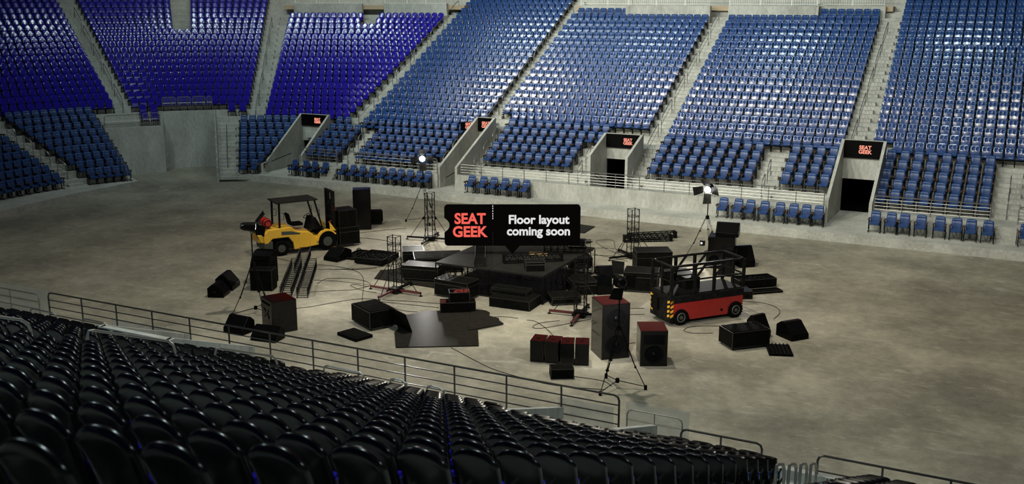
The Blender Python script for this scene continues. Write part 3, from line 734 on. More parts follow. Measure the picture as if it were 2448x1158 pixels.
def speaker(label, loc, rz, w, d, h, drv=(), top='cab', group=None, name='loudspeaker', face=True):
    t = thing(name, label, 'loudspeaker', loc, math.radians(rz), group)
    MB().bb((0, 0, 0), (w, d, h)).build('cabinet', M[top], t, .012)
    if face: MB().bb((.03, -.006, .03), (w - .03, .004, h - .03)).build('front_baffle', M['blackgloss'], t)
    for (x, z, r) in drv:
        MB().ring((x, -.012, z), (0, 1, 0), r, .02, 28, 6).build('driver_surround', M['rubber'], t, smooth=True)
        MB().cyl((x, -.004, z), (x, -.010, z), r * .92, 28, r * .9).build('cone', M['grille'], t)
        MB().cyl((x, -.008, z), (x, -.04, z), r * .3, 18, r * .12).build('dust_cap', M['blackgloss'], t, smooth=True)
    return t
def wedge(label, loc, rz, w, d, h, tilt=0., group='wedge monitors', roll=0.):
    t = thing('wedge_monitor', label, 'loudspeaker', loc, math.radians(rz), group)
    t.rotation_euler = (math.radians(tilt), math.radians(roll), math.radians(rz))
    prof = [(0, 0), (d, 0), (d, h * .72), (d * .72, h), (d * .52, h), (0, h * .30)]
    MB().prism(prof, 0, w, 'x').build('cabinet', M['cab'], t, .01)
    a = Vector((d * .52, h)) - Vector((0, h * .30)); L = a.length; an = math.atan2(a.y, a.x)
    MB().box((w / 2, d * .26 - .008 * math.sin(an), h * .65 + .008), (w - .06, L - .05, .014), 0, an).build('grille', M['grille'], t)
    for x in (-.003, w + .003): MB().box((x, d * .55, h * .45), (.014, .14, .07)).build('handle', M['blackgloss'], t)
    return t
def ladder_tower(label, loc, rz, h=2.25, s=.36, red=True, group='truss towers with outriggers', arms=(0, 90, 180, 270), al=1.05):
    t = thing('truss_tower', label, 'truss tower', loc, math.radians(rz), group); q = s / 2
    c = MB()
    for x in (-q, q):
        for y in (-q, q): c.cyl((x, y, .1), (x, y, h), .019, 8)
    c.build('chords', M['truss'], t)
    r_ = MB(); n = 7
    for i in range(n + 1):
        z = .2 + (h - .22) * i / n
        for zz in ((z,) if i in (0, n) else (z - .05, z + .0)) if i % 2 == 0 else (z,):
            for y in (-q, q): r_.cyl((-q, y, zz), (q, y, zz), .011, 6)
            for x in (-q, q): r_.cyl((x, -q, zz), (x, q, zz), .011, 6)
        if i < n:
            z2 = .2 + (h - .22) * (i + 1) / n; a, b = (-q, q) if i % 2 else (q, -q)
            for x in (-q, q): r_.cyl((x, a, z), (x, b, z2), .007, 5)
            if i < n * .75:
                pass
    r_.build('rungs', M['truss'], t)
    b = MB().box((0, 0, .10), (s + .14, s + .14, .06)); b.box((0, 0, .17), (s + .04, s + .04, .08)); b.build('base_plate', M['truss'], t)
    for i, a in enumerate(arms):
        R_ = Matrix.Rotation(math.radians(a), 3, 'Z'); P = lambda x, y, z: tuple(R_ @ Vector((x, y, z)))
        am = MB().box(P(al * .5 + .1, 0, .12), (al, .10, .07), math.radians(a)); ao = am.build('outrigger', M['armred'] if (red and i in red_arms(red)) else M['truss'], t)
        MB().cyl(P(al + .5 * .1 + .05, 0, 0), P(al + .1, 0, .02), .07, 12).cyl(P(al + .1, 0, .02), P(al + .1, 0, .14), .018, 8).build('foot', M['rubber'], ao)
        MB().cyl(P(al * .92, 0, .16), P(q * .9, q * .2, h * .56), .014, 6).build('brace', M['truss'], t)
    return t
def red_arms(r): return (0, 1, 2, 3) if r is True else r
def lamp_stand(label, loc, head_z, aim, on, power, legrot=0., spread_r=.92, apex=1.85, group='tripod floodlights'):
    t = thing('tripod_floodlight', label, 'floodlight', loc, 0, group)
    for i in range(3):
        a = math.radians(legrot + 120 * i); ca, sa = math.cos(a), math.sin(a); l = MB()
        for s in (-.035, .035):
            l.cyl((ca * .05 - sa * s, sa * .05 + ca * s, apex), (ca * spread_r * .62 - sa * s * .8, sa * spread_r * .62 + ca * s * .8, apex * .36), .010, 6)
        l.cyl((ca * spread_r * .5, sa * spread_r * .5, apex * .48), (ca * spread_r, sa * spread_r, .06), .013, 6)
        l.box((ca * spread_r * .33, sa * spread_r * .33, apex * .66), (.09, .05, .04), a + PI / 2); l.box((ca * spread_r * .62, sa * spread_r * .62, apex * .36), (.09, .05, .04), a + PI / 2)
        lo = l.build('leg', M['truss'], t)
        MB().cyl((ca * spread_r, sa * spread_r, 0), (ca * spread_r, sa * spread_r, .13), .045, 10).build('foot', M['rubber'], lo)
        MB().cyl((0, 0, .22), (ca * spread_r * .95, sa * spread_r * .95, .10), .013, 6).build('spreader', M['truss'], t)
    MB().cyl((0, 0, .16), (0, 0, .28), .06, 12).build('spreader_hub', M['truss'], t)
    MB().cyl((0, 0, apex - .08), (0, 0, apex + .06), .075, 12).build('collar', M['truss'], t)
    MB().cyl((0, 0, apex - .1), (0, 0, head_z - .28), .022, 8).build('column', M['truss'], t)
    hd = Vector(aim) - Vector((loc[0], loc[1], head_z)); hd.normalize(); qd = hd.to_track_quat('Y', 'Z'); R_ = qd.to_matrix()
    P = lambda x, y, z: tuple(R_ @ Vector((x, y, z)) + Vector((0, 0, head_z)))
    y_ = MB(); y_.tube([P(-.19, 0, 0), (P(-.19, 0, 0)[0], P(-.19, 0, 0)[1], head_z - .24), (0, 0, head_z - .28), (P(.19, 0, 0)[0], P(.19, 0, 0)[1], head_z - .24), P(.19, 0, 0)], .014, 6); y_.build('yoke', M['truss'], t)
    hs = MB().cyl(P(0, -.28, 0), P(0, .14, 0), .14, 16, .175); hs.cyl(P(0, -.36, 0), P(0, -.28, 0), .10, 14, .14)
    hs = hs.build('lamp_housing', M['blackgloss'], t)
    fins = MB()
    for j in range(5): fins.ring(P(0, -.22 + .08 * j, 0), hd, .15 + .006 * j, .008, 16, 4)
    fins.build('cooling_ring', M['truss'], hs)
    MB().cyl(P(0, .141, 0), P(0, .146, 0), .15, 20).build('lens', M['lampface'] if on else M['screen'], hs)
    for k in range(4):
        R2 = Matrix.Rotation(PI / 2 * k, 3, 'Y')
        pts = [R2 @ Vector(p) for p in ((-.15, .16, .19), (.15, .16, .19), (.24, .40, .52), (-.14, .40, .58))]
        th = R2 @ Vector((0, -.01, .008)); vs = [P(*p) for p in pts] + [P(*(p + th)) for p in pts]
        MB().add(vs, [(0, 1, 2, 3), (7, 6, 5, 4), (0, 4, 5, 1), (1, 5, 6, 2), (2, 6, 7, 3), (3, 7, 4, 0)]).build('barn_door', M['black'], hs)
    l = area(Vector(loc) + Vector((0, 0, head_z)) + hd * .19, aim, .26, power, (1.0, .96, .88), 140, nm='floodlight_beam')
    return t
AIM = (-17, 35, 1.0)
lamp_stand('lit floodlight on a tall tripod at the back left of the floor', (-26.98, 43.38, 0), 3.3, (-20, 30, 0.8), True, 230, 200, apex=1.95)
lamp_stand('lit floodlight on a tripod in front of the deck chairs at the right', (-12.13, 42.81, 0), 3.05, (-13, 28, 0.5), True, 215, 215, apex=1.8)
lamp_stand('floodlight turned away on the tripod beside the forklift', (-24.19, 27.37, 0), 3.2, (-17, 36, 1.5), True, 200, 235, .85)
lamp_stand('floodlight with spread barn doors on the tripod nearest the camera', (-9.95, 26.45, 0), 3.2, (-16.5, 36, 1.2), True, 200, 15, .82)

ladder_tower('truss tower with red outriggers left of the stage', (-21.2, 31.92, 0), 0, 2.25, red=(0, 2, 3))
ladder_tower('black truss tower beside the back left floodlight', (-24.6, 40.1, 0), 12, 2.3, red=False)
ladder_tower('black truss tower standing at the back right of the stage', (-14.95, 41.2, 0), 52, 2.2, red=False)
ladder_tower('truss tower with a red outrigger in front of the stage corner', (-13.62, 32.3, 0), 8, 2.2, red=(2, 3))

# stage -----------------------------------------------------------
st = thing('stage_platform', 'low black stage of glossy decks on scissor truss legs', 'stage', (-20.05, 33.0, 0))
for x0, x1 in ((0, 2.35), (2.36, 4.6)):
    for y0, y1 in ((0, 2.5), (2.51, 5.05)):
        dk = MB().bb((x0, y0, 1.03), (x1, y1, 1.10)).build('deck_panel', M['deck'], st, .006)
fr = MB()
for x in (0, 2.3, 2.4, 4.6):
    for y in (0, 2.5, 5.0): fr.cyl((x + .02, y + .02, 0), (x + .02, y + .02, 1.03), .022, 6)
fr.build('legs', M['truss'], st)
sc = MB()
for x in (.05, 4.55):
    for i in range(10):
        y = i * .5; sc.cyl((x, y, .12), (x, y + .25, .98), .012, 5); sc.cyl((x, y + .25, .98), (x, y + .5, .12), .012, 5); sc.cyl((x, y, .98), (x, y + .5, .98), .014, 5); sc.cyl((x, y, .12), (x, y + .5, .12), .014, 5); sc.cyl((x, y, 0), (x, y, .98), .012, 5)
for y in (.05, 2.5, 5.0):
    for i in range(9):
        x = i * .5; sc.cyl((x, y, .12), (x + .25, y, .98), .011, 5); sc.cyl((x + .25, y, .98), (x + .5, y, .12), .011, 5); sc.cyl((x, y, .98), (x + .5, y, .98), .013, 5); sc.cyl((x, y, .12), (x + .5, y, .12), .013, 5)
sc.build('scissor_frame', M['truss'], st)
def truss_piece(name, label, loc, rz, L, s=.30, flat=False, group=None, z=0., cat='truss', tri=False, n=None, m='truss'):
    t = thing(name, label, cat, (loc[0], loc[1], z), math.radians(rz), group); c = MB()
    hh = s if not flat else .05
    cs = [(0, .03), (s, .03)] + ([(0, hh), (s, hh)] if not flat else [])
    for (y, zz) in cs: c.cyl((0, y, zz), (L, y, zz), .022, 8)
    c.build('chords', M[m], t)
    d = MB(); n = n or int(L / .28)
    for i in range(n):
        a, b = L * i / n, L * (i + 1) / n
        if not flat:
            mid = (a + b) / 2
            for y in (0, s): d.cyl((a, y, .03), (mid, y, hh), .011, 5); d.cyl((mid, y, hh), (b, y, .03), .011, 5)
            for zz in (.03, hh): d.cyl((a, 0, zz), (b, s, zz), .009, 5)
            d.cyl((a, 0, .03), (a, 0, hh), .008, 5)
        else:
            d.cyl((a + .1, 0, .03), (a + .1, s, .03), .013, 6)
    d.build('bracing', M[m], t)
    if not flat:
        for x in (.04, L - .04): MB().box((x, s / 2, (hh + .03) / 2), (.07, s + .05, hh + .02)).build('end_plate', M['truss'], t)
    return t
truss_piece('box_truss', 'black box truss lying across the stage near its front', (-17.55, 33.95), 37, 2.35, .30, z=1.10, group='box truss lengths')
truss_piece('box_truss', 'upper box truss of the pair lying by the back right tower', (-16.2, 44.25), 40, 2.35, .30, z=.0, group='box truss lengths')
truss_piece('box_truss', 'front box truss of the pair lying by the back right tower', (-16.3, 43.75), 33, 2.3, .30, group='box truss lengths')
def ladder_box(label, loc, rz, L, w, h, z=0., n=9, group='stacked ladder trusses', m='truss'):
    t = thing('ladder_truss', label, 'truss', (loc[0], loc[1], z), math.radians(rz), group); c = MB()
    for y in (0, w):
        for zz in (.03, h): c.cyl((0, y, zz), (L, y, zz), .018, 6)
    c.build('chords', M[m], t); d = MB()
    for i in range(n + 1):
        x = .02 + (L - .04) * i / n
        for zz in (.03, h): d.cyl((x, 0, zz), (x, w, zz), .012, 5)
        for y in (0, w): d.cyl((x, y, .03), (x, y, h), .012, 5)
        if i < n:
            x2 = .02 + (L - .04) * (i + 1) / n
            for y in (0, w): d.cyl((x, y, .03), (x2, y, h), .008, 5)
    d.build('rungs', M[m], t); return t
ladder_box('left ladder truss of the bundle lying in front of the forklift', (-24.35, 29.55), 123, 4.5, .40, .42, n=15)
ladder_box('right ladder truss of the bundle lying in front of the forklift', (-23.75, 29.78), 123, 4.5, .40, .42, n=15)
ladder_box('ladder truss laid on top at the far end of the bundle', (-25.1, 31.4), 123, 2.7, .42, .40, z=.44, n=9)
ladder_box('ladder truss lying along the middle of the stage deck', (-17.95, 33.2), 118, 3.9, .40, .16, 1.10, 16, 'ladders on the stage')
ladder_box('open ladder truss standing on the back right of the stage', (-17.0, 36.4), 22, 1.9, .42, .44, 1.10, 7, 'ladders on the stage')
case('small black flight case on the front corner of the stage', (-16.25, 33.25, 1.10), 32, .72, .5, .36, casters=False)
MBt = thing('plywood_sheet', 'small tan plywood sheet lying on the stage', 'board', (-17.3, 35.6, 1.10), .35); MB().bb((0, 0, 0), (.75, .5, .03)).build('sheet', M['tape'], MBt)
wedge('black wedge monitor at the back right corner of the stage', (-16.3, 37.3, 1.10), 20, .7, .5, .38)
case('long flight case leaning at the front left of the stage', (-19.61, 32.22, 0), -4, 1.5, .8, .68)
case('black stage step, upper of two at the stage front', (-17.3, 32.45, .36), 2, 1.45, .5, .22, casters=False, cat='step', name='stage_step')
case('wide black stage step on the floor at the stage front', (-17.1, 31.95, 0), 2, 1.6, 1.05, .35, lid=False, casters=False, cat='step', name='stage_step')
# stage left: floor panels and cases
def tiles(label, poly, loc, mm='dance', z=.035):
    o = MB().prism(poly, 0, z).build('floor_panel', M[mm]); o.location = loc; return tag(o, label, 'floor panel', 'black floor panels')
tiles('black floor panel with stepped edges left of the stage', [(0, 0), (2.86, -.09), (2.9, 1.5), (1.4, 2.7), (.9, 2.9), (.6, 3.3), (.2, 3.2), (0.05, 2.4), (-.1, 1.6), (-.5, 1.2)][::1], (-23.05, 33.2, .001), 'dance')
tiles('large black floor panel nearest the camera under the red boxes', [(0, 0), (2.33, 1.36), (1.49, 2.83), (.75, 4.25), (.29, 4.84), (.15, 4.55), (-.45, 4.5), (-.75, 4.1), (-1.2, 3.9), (-1.4, 3.4), (-1.76, 2.95), (-1.55, 2.5), (-.96, 1.6), (-.9, 1.3)], (-17.62, 26.46, .001))
tiles('small black floor panel overlapping the right of the large panel', [(-.2, -.3), (.53, .89), (.25, 1.1), (.1, 1.35), (-.35, 1.45), (-.5, 1.8), (-.75, 1.95), (-1.3, 1.9), (-.9, 1.1), (-.4, 0)], (-16.13, 29.29, .036))
tiles('dark sheet on the ground standing in for shade beneath the stage', [(0, 0), (4.6, 0), (4.6, 5), (0, 5)], (-20.05, 33.0, .001))  # added dark sheet: darkens the floor below the deck in place of shade
tiles('dark floor mat behind the right end of the hanging sign', [(0, 0), (2.2, -.3), (2.3, -1.9), (.2, -2.2)], (-21.0, 46.6, .001)); tiles('dark floor mat behind the back right corner of the stage', [(0, 0), (1.9, -.4), (1.6, -1.7), (-.4, -1.7)], (-19.55, 43.6, .001))
def divider_case(label, loc, rz, w, d, h, nd, cat='case', lidm=None):
    t = thing('open_flight_case', label, cat, loc, math.radians(rz), 'open flight cases')
    b = MB(); k = .03
    b.bb((0, 0, .07), (w, d, .11)); b.bb((0, 0, .07), (w, k, h)); b.bb((0, d - k, .07), (w, d, h)); b.bb((0, k, .07), (k, d - k, h)); b.bb((w - k, k, .07), (w, d - k, h))
    b.build('body', M['case'], t)
    e = MB()
    for z in (.08, h):
        for y in (0, d): e.box((w / 2, y, z), (w, .022, .022))
        for x in (0, w): e.box((x, d / 2, z), (.022, d, .022))
    for x in (0, w):
        for y in (0, d): e.box((x, y, (h + .07) / 2), (.022, .022, h - .07))
    e.build('edge_trim', M['trim'], t)
    for i in range(nd):
        y = k + (d - 2 * k) * (i + .5) / nd; MB().box((w / 2, y, h * .62), (w - .08, (d / nd) * .62, h * .86)).build('divider', M['rubber'], t, .01)
    for x in (.08, w - .08):
        for y in (.08, d - .08): MB().cyl((x, y - .02, .04), (x, y + .02, .04), .04, 8).build('caster', M['rubber'], t)
    return t
divider_case('open case full of dark panels beside the large floor panel', (-19.33, 27.5, 0), 62, .95, 1.35, .66, 9)
o = MB().box((0, 0, 0), (1.2, .05, .72), 0, -.35).build('case_lid', M['case']); o.location = (-18.55, 28.15, .37); o.rotation_euler = (0, 0, math.radians(62 - 90 + 180)); tag(o, 'black case lid leaning against the open case by the floor panel', 'lid')
o = MB().box((0, 0, .06), (1.05, .70, .10)).box((0, 0, .115), (.8, .5, .02)).build('case_lid', M['case'], bevel=.01); o.location = (-19.5, 26.85, 0); o.rotation_euler = (0, 0, math.radians(-18)); tag(o, 'flat black case lid on the floor left of the open case', 'lid')
divider_case('open case with slanted dark panels at the left rear of the stage', (-22.0, 34.6, 0), 35, 2.0, 1.3, .62, 8)
case('dark wedge-shaped case between the outrigger tower and the stage', (-21.9, 33.5, .04), 12, 1.5, .8, .6)
case('grey road case half hidden at the left rear of the stage', (-23.4, 35.9, 0), 35, .9, 1.0, .5)
# red topped boxes
case('lower black box with red-lit lid on the large floor panel', (-18.2, 30.3, .04), 33, 1.25, .55, .36, lid=False, casters=False, mm='mirror', cat='box', name='equipment_box', group='boxes on the floor panel')
case('upper black box stacked on the box on the floor panel', (-17.95, 30.5, .41), 33, .72, .5, .36, lid=False, casters=False, mm='mirror', cat='box', name='equipment_box', group='boxes on the floor panel')
# speakers
speaker('large double subwoofer cabinet standing right of the near tripod', (-11.23, 28.4, 0), 42, .92, 1.0, 1.8, [(.46, 1.33, .33), (.46, .47, .33)], top='mirror')
speaker('single black loudspeaker with horn slot in front of the scissor lift', (-9.97, 28.42, 0), 27, .84, .98, 1.14, [(.42, .40, .28)], top='mirror')
MB().bb((.1, -.015, .72), (.74, -.005, 1.02)).build('horn_slot', M['grille'], [o for o in C.objects if o.name.startswith('loudspeaker') and o.type == 'EMPTY'][-1])
for i, (x, y, r, lab) in enumerate(((-13.18, 27.28, 12, 'leftmost of four small red-topped speakers near the camera'), (-12.72, 27.38, 12, 'second of four small red-topped speakers from the left'),
                                  (-12.2, 27.4, 22, 'third of four small red-topped speakers from the left'), (-11.78, 27.57, 22, 'rightmost of four small red-topped speakers near the camera'))):
    t = speaker(lab, (x, y, 0), r, .43, .66, .70, group='small red-topped speakers', top='mirror'); MB().box((.21, .3, .705), (.1, .07, .015)).build('handle_cup', M['rubber'], t)
case('small black box lying in front of the red-topped speakers', (-11.95, 26.18, 0), 30, .68, .45, .30, lid=False, casters=False, cat='box', name='equipment_box')
t = speaker('tall black amplifier cabinet with reddish top behind the near railing', (-22.87, 26.24, 0), -28, 1.0, .87, 1.12, name='amplifier_cabinet', top='mirror'); 
t.location = (-22.92, 26.22, 0); t.rotation_euler = (0, 0, math.radians(-28.6))
MB().box((.45, -.02, .62), (.5, .02, .10), 0, 0, .5).build('emblem', M['trim'], t); MB().box((.45, -.02, .62), (.5, .02, .08), 0, 0, -.6).build('emblem', M['trim'], t); MB().bb((.1, -.02, .95), (.8, -.005, 1.02)).build('panel', M['grille'], t)
speaker('tall black speaker tower with bluish top behind the forklift', (-29.1, 40.3, 0), 34, .86, .7, 2.0)
t = thing('road_case', 'long black road case behind the tall speaker tower', 'case', (-30.3, 40.7, 0), math.radians(34)); MB().bb((0, 0, .1), (2.15, .5, .72)).build('body', M['case'], t, .02); MB().cyl((2.15, .25, .42), (2.2, .25, .42), .28, 18).build('fan_grille', M['grille'], t)
wedge('left wedge monitor of the leaning pair at far left of the floor', (-26.6, 28.35, 0), 112, .75, .62, .5)
wedge('right wedge monitor of the leaning pair at far left of the floor', (-26.95, 29.25, .0), 112, .85, .68, .62)
wedge('wedge monitor on the floor in front of the forklift load', (-26.75, 34.75, 0), -5, .75, 1.0, .5)
wedge('wedge monitor tipped on its side beside the amplifier cabinet', (-23.75, 25.2, 0), -2, .85, .62, .55)
wedge('wedge monitor nearest the long railing below the amplifier cabinet', (-22.35, 24.95, 0), 8, .95, .6, .45)
wedge('wedge monitor leaning behind the cable case at right', (-7.3, 32.6, 0), 60, .55, .6, .75)
wedge('rightmost wedge monitor on the open floor', (-6.3, 32.9, 0), 52, .72, .8, .55)
# curved louvred cabinet pair
t = thing('line_array_cabinet', 'tall curved line array stack with louvred top behind the left tripod', 'loudspeaker', (-26.9, 30.25, 0), math.radians(15))
cv = [(0, 0), (0, .8), (.2, 1.15), (.5, 1.3), (.8, 1.3), (.82, 0)]
MB().prism(cv, 0, .8, 'x').build('cabinet', M['cab'], t, .01)
lv = MB()
for i in range(7): lv.box((.4, .1 + .1 * i, 1.31 if i > 4 else 1.0 + .07 * i), (.72, .02, .03))
lv.build('louvre', M['grille'], t)
case('black box standing in front of the curved line array stack', (-26.35, 29.6, 0), 22, .85, .6, .82, lid=False, casters=False, cat='box', name='equipment_box')
# flat open cases
def tray(label, loc, rz, w, d, h, stuff=True):
    t = thing('cable_tray_case', label, 'case', loc, math.radians(rz), 'shallow open cases'); k = .03
    b = MB(); b.bb((0, 0, 0), (w, d, .04)); b.bb((0, 0, 0), (w, k, h)); b.bb((0, d - k, 0), (w, d, h)); b.bb((0, k, 0), (k, d - k, h)); b.bb((w - k, k, 0), (w, d - k, h)); b.build('body', M['case'], t)
    e = MB()
    for y in (0, d): e.box((w / 2, y, h), (w, .02, .02))
    for x in (0, w): e.box((x, d / 2, h), (.02, d, .02))
    e.build('edge_trim', M['trim'], t)
    if stuff:
        n = int(w / .2); random.seed(int(w * 100))
        for i in range(n):
            for j in range(int(d / .25)):
                MB().ring((.14 + .2 * i, .14 + .25 * j, h * .75), (random.uniform(-.3, .3), random.uniform(-.3, .3), 1), .075, .025, 12, 5).build('cable_coil', M['rubber'], t, smooth=True)
    return t
tray('shallow open case of cable coils in front of the left tower', (-25.2, 34.85, .05), 5, 1.35, 1.5, .24)
t = tray('empty shallow case lid left of the cable coil case', (-26.2, 35.3, 0), 5, 1.0, 1.5, .09, False); MB().cyl((.6, .5, .05), (.6, .5, .22), .12, 14).ring((.6, .5, .32), (0, 1, 0), .11, .02, 16, 5).build('lamp_fixture', M['blackgloss'], t)
tray('shallow open case of cable coils right of the scissor lift', (-9.45, 38.3, .05), 42, 1.6, .75, .3)
tray('flat black tray under the coil case right of the scissor lift', (-8.9, 37.75, 0), 42, 1.4, .5, .07, False)
case('small rack amplifier on the floor right of the scissor lift', (-9.2, 36.9, 0), 35, .62, .7, .3, lid=False, casters=False, mm='blackgloss', cat='amplifier', name='rack_amplifier')
t = divider_case('wheeled open case of cable bundles at the right front', (-7.81, 31.1, 0), 45, 1.36, .85, .6, 7)
o = MB().box((0, 0, .05), (.75, .95, .08)).build('case_lid', M['case'], bevel=.01)
g = MB()
for i in range(6):
    for j in range(8): g.cyl((-.3 + .12 * i, -.4 + .115 * j, .09), (-.3 + .12 * i, -.4 + .115 * j, .15), .03, 6, .01)
root = thing('foam_lid', 'black lid with egg-crate foam on the floor at the right front', 'lid', (-6.45, 31.75, 0), math.radians(20)); o.parent = root; o.name = 'lid_shell'; g.build('foam_lining', M['rubber'], root)
# cases behind the scissor lift
case('tall black road case standing behind the scissor lift', (-13.7, 38.3, .0), 30, 1.45, .95, 1.02)
case('low black case with sloped lid left of the scissor lift', (-13.4, 36.0, 0), 14, 1.3, 1.0, .78)
case('black case behind the scissor lift platform rail', (-11.7, 36.6, 0), 40, 1.0, .9, .72)
case('case standing behind the stage corner under the towers', (-16.6, 38.2, 0), 35, .95, .85, .45)
wedge('wedge monitor lying on the floor behind the stage corner tower', (-14.9, 37.3, 0), 35, .8, .9, .4)
case('dark flat case right of the stage corner tower', (-14.9, 34.6, 0), 38, .95, 1.2, .5, casters=False)
case('low case under the stage corner tower', (-15.05, 33.0, 0), 38, 1.1, .8, .32)
tray('narrow open case beside the dark flat case', (-14.1, 35.1, 0), 38, .6, 1.3, .4, False)
# speaker stack at right rear
speaker('black speaker cabinet at the base of the right rear stack', (-11.6, 41.0, 0), 6, 1.1, .8, .72, [(.35, .36, .22)], group='right rear speaker stack')
speaker('black speaker cabinet second in the right rear stack', (-11.55, 41.05, .73), 10, 1.1, .8, .62, group='right rear speaker stack')
wedge('wedge monitor tilted on top of the right rear speaker stack', (-11.3, 41.2, 1.36), 8, .95, .6, .55, group='right rear speaker stack')
wedge('wedge monitor standing right of the right rear speaker stack', (-10.3, 41.6, 0), 40, .7, .75, .85, group='right rear speaker stack')
speaker('small speaker in front of the right rear speaker stack', (-10.75, 39.9, 0), 15, .55, .5, .7, group='right rear speaker stack')
t = thing('par_lamp', 'small lamp with a bright lens on the right rear speaker stack', 'lamp', (-11.75, 40.9, 1.0), math.radians(10)); MB().box((0, 0, .1), (.2, .25, .22)).build('housing', M['black'], t); MB().cyl((-.03, -.13, .1), (-.03, -.14, .1), .05, 12).build('lens', M['signwhite'], t)

# forklift ----------------------------------------------------------
F = thing('forklift', 'yellow forklift with a black canopy carrying black cases', 'forklift', (-28.85, 35.75, 0), math.radians(-32))
prof = [(-1.78, .72), (-1.82, 1.0), (-1.55, 1.22), (-.55, 1.26), (-.25, 1.02), (.30, .95), (.62, .66), (.86, .66), (.90, .30), (-.42, .20), (-.46, .52), (-.66, .80), (-1.38, .80), (-1.60, .60), (-1.75, .6)]
MB().prism(prof, -.60, .60, 'x').build('body', M['yellow'], F, .04)
cw = MB()
cw.prism([(-.55, -1.78), (.55, -1.78), (.60, -1.45), (.60, -1.38), (-.60, -1.38), (-.60, -1.45)], .30, .70); cw.build('counterweight', M['olive'], F, .03)
MB().prism([(-.45, -2.0), (.45, -2.0), (.60, -1.70), (-.60, -1.70)], .66, 1.0).build('rear_fairing', M['yellow'], F, .03)
MB().prism([(-.35, -1.98), (.35, -1.98), (.5, -1.78), (-.5, -1.78)], .95, 1.2).build('rear_grille', M['grille'], F)
MB().prism([(-.98, .93), (-.98, 1.09), (-.55, 1.06), (-.12, .93), (-.15, .88)], .585, .606, 'x').build('side_window', M['olive'], F)
for s in (-1, 1):
    fd = MB()
    pts = [(1.12 + .50 * math.cos(a), .46 + .50 * math.sin(a)) for a in [PI * (.98 - .1 * j) for j in range(9)]]
    inner = [(1.12 + .43 * math.cos(a), .46 + .43 * math.sin(a)) for a in [PI * (.98 - .1 * j) for j in range(9)]]
    fd.prism(pts + inner[::-1], s * .62 - .14, s * .62 + .06, 'x'); fd.build('front_fender', M['yellow'], F)
    MB().prism([(1.28, .9), (1.55, .86), (1.25, 1.3)], s * .62 - .05, s * .62, 'x').build('fender_fin', M['yellow'], F)
for (y, r, nm) in ((-1.02, .34, 'rear_wheel'), (1.12, .42, 'front_wheel')):
    for s in (-1, 1):
        wl = MB().cyl((s * .40, y, r), (s * .66, y, r), r, 28); wo = wl.build(nm, M['rubber'], F, .03)
        MB().cyl((s * .60, y, r), (s * .672, y, r), r * .55, 20, r * .5).cyl((s * .66, y, r), (s * .70, y, r), r * .2, 12).build('rim', M['olive'], wo)
MB().bb((-.5, -1.2, .25), (.5, 1.3, .62)).build('chassis', M['black'], F)
for s in (-1, 1):
    MB().cyl((s * .5, -1.02, 1.2), (s * .5, -1.0, 2.33), .05, 8).build('canopy_post', M['black'], F); MB().cyl((s * .5, .98, .9), (s * .5, .62, 2.33), .04, 8).build('canopy_post', M['black'], F)

MB().bb((-.62, -1.15, 2.33), (.62, .75, 2.39)).build('canopy_roof', M['deck'], F, .02)
for s in (-1, 1):
    for (y, z) in ((-.93, 1.75), (.72, 1.75)): MB().tube([(s * .52, y, z - .15), (s * .52, y + .12, z - .13), (s * .52, y + .12, z + .13), (s * .52, y, z + .15)], .013, 6).build('grab_handle', M['black'], F)
MB().box((0, -.1, 1.25), (.5, .5, .12)).build('seat', M['rubber'], F, .03); MB().box((0, -.45, 1.5), (.46, .10, .55), 0, .25).build('seat_back', M['rubber'], F, .04)
MB().prism([(.35, .95), (.75, .95), (1.0, 1.0), (.72, 1.5), (.52, 1.52)], -.32, .32, 'x').build('dashboard', M['black'], F, .02)
MB().ring((0, .42, 1.55), (0, -.5, .85), .17, .016, 20, 6).cyl((0, .42, 1.55), (0, .6, 1.4), .02, 8).build('steering_wheel', M['rubber'], F)
tk = MB().cyl((-.30, -1.5, 1.47), (.42, -1.5, 1.47), .19, 24); to = tk.build('gas_tank', M['tank'], F, .04); MB().ring((.44, -1.5, 1.47), (1, 0, 0), .15, .02, 20, 6).build('tank_collar', M['rubber'], to)
for x in (-.18, .22): MB().ring((x, -1.5, 1.47), (1, 0, 0), .195, .015, 22, 5).build('strap', M['rubber'], to)
ms = MB()
for s in (-1, 1): ms.bb((s * .36 - .05, 1.45, .1), (s * .36 + .05, 1.62, 2.62)); ms.bb((s * .24 - .04, 1.50, .15), (s * .24 + .04, 1.62, 2.55))
for z in (.4, 1.35, 2.55): ms.bb((-.40, 1.46, z), (.40, 1.52, z + .12))
ms.build('mast', M['black'], F); MB().cyl((0, 1.55, .3), (0, 1.55, 2.2), .05, 10).build('lift_cylinder', M['blackgloss'], F)
MB().bb((-.5, 1.62, .35), (.5, 1.68, .95)).build('carriage', M['black'], F)
for s in (-1, 1): MB().bb((s * .28 - .06, 1.66, .05), (s * .28 + .06, 2.85, .10)).bb((s * .28 - .06, 1.66, .05), (s * .28 + .06, 1.71, .8)).build('fork', M['trim'], F)
MB().tube([(.30, 1.3, 1.2), (.36, 1.5, 1.3), (.30, 1.62, 1.55), (.33, 1.66, 1.8), (.40, 1.68, 1.9)], .018, 6).build('hose', M['tank'], F)
def rel(T, p): R_ = Matrix.Rotation(T.rotation_euler[2], 3, 'Z'); return tuple(R_ @ Vector(p) + T.location)
p = rel(F, (-.52, 1.76, .12)); case('lower black case carried on the forklift forks', p, -32, 1.05, .95, .78, group='cases on the forks', casters=False)
p = rel(F, (-.46, 1.78, .905)); case('upper black case stacked on the forklift load', p, -32, .9, .85, .78, group='cases on the forks', lid=False, casters=False)

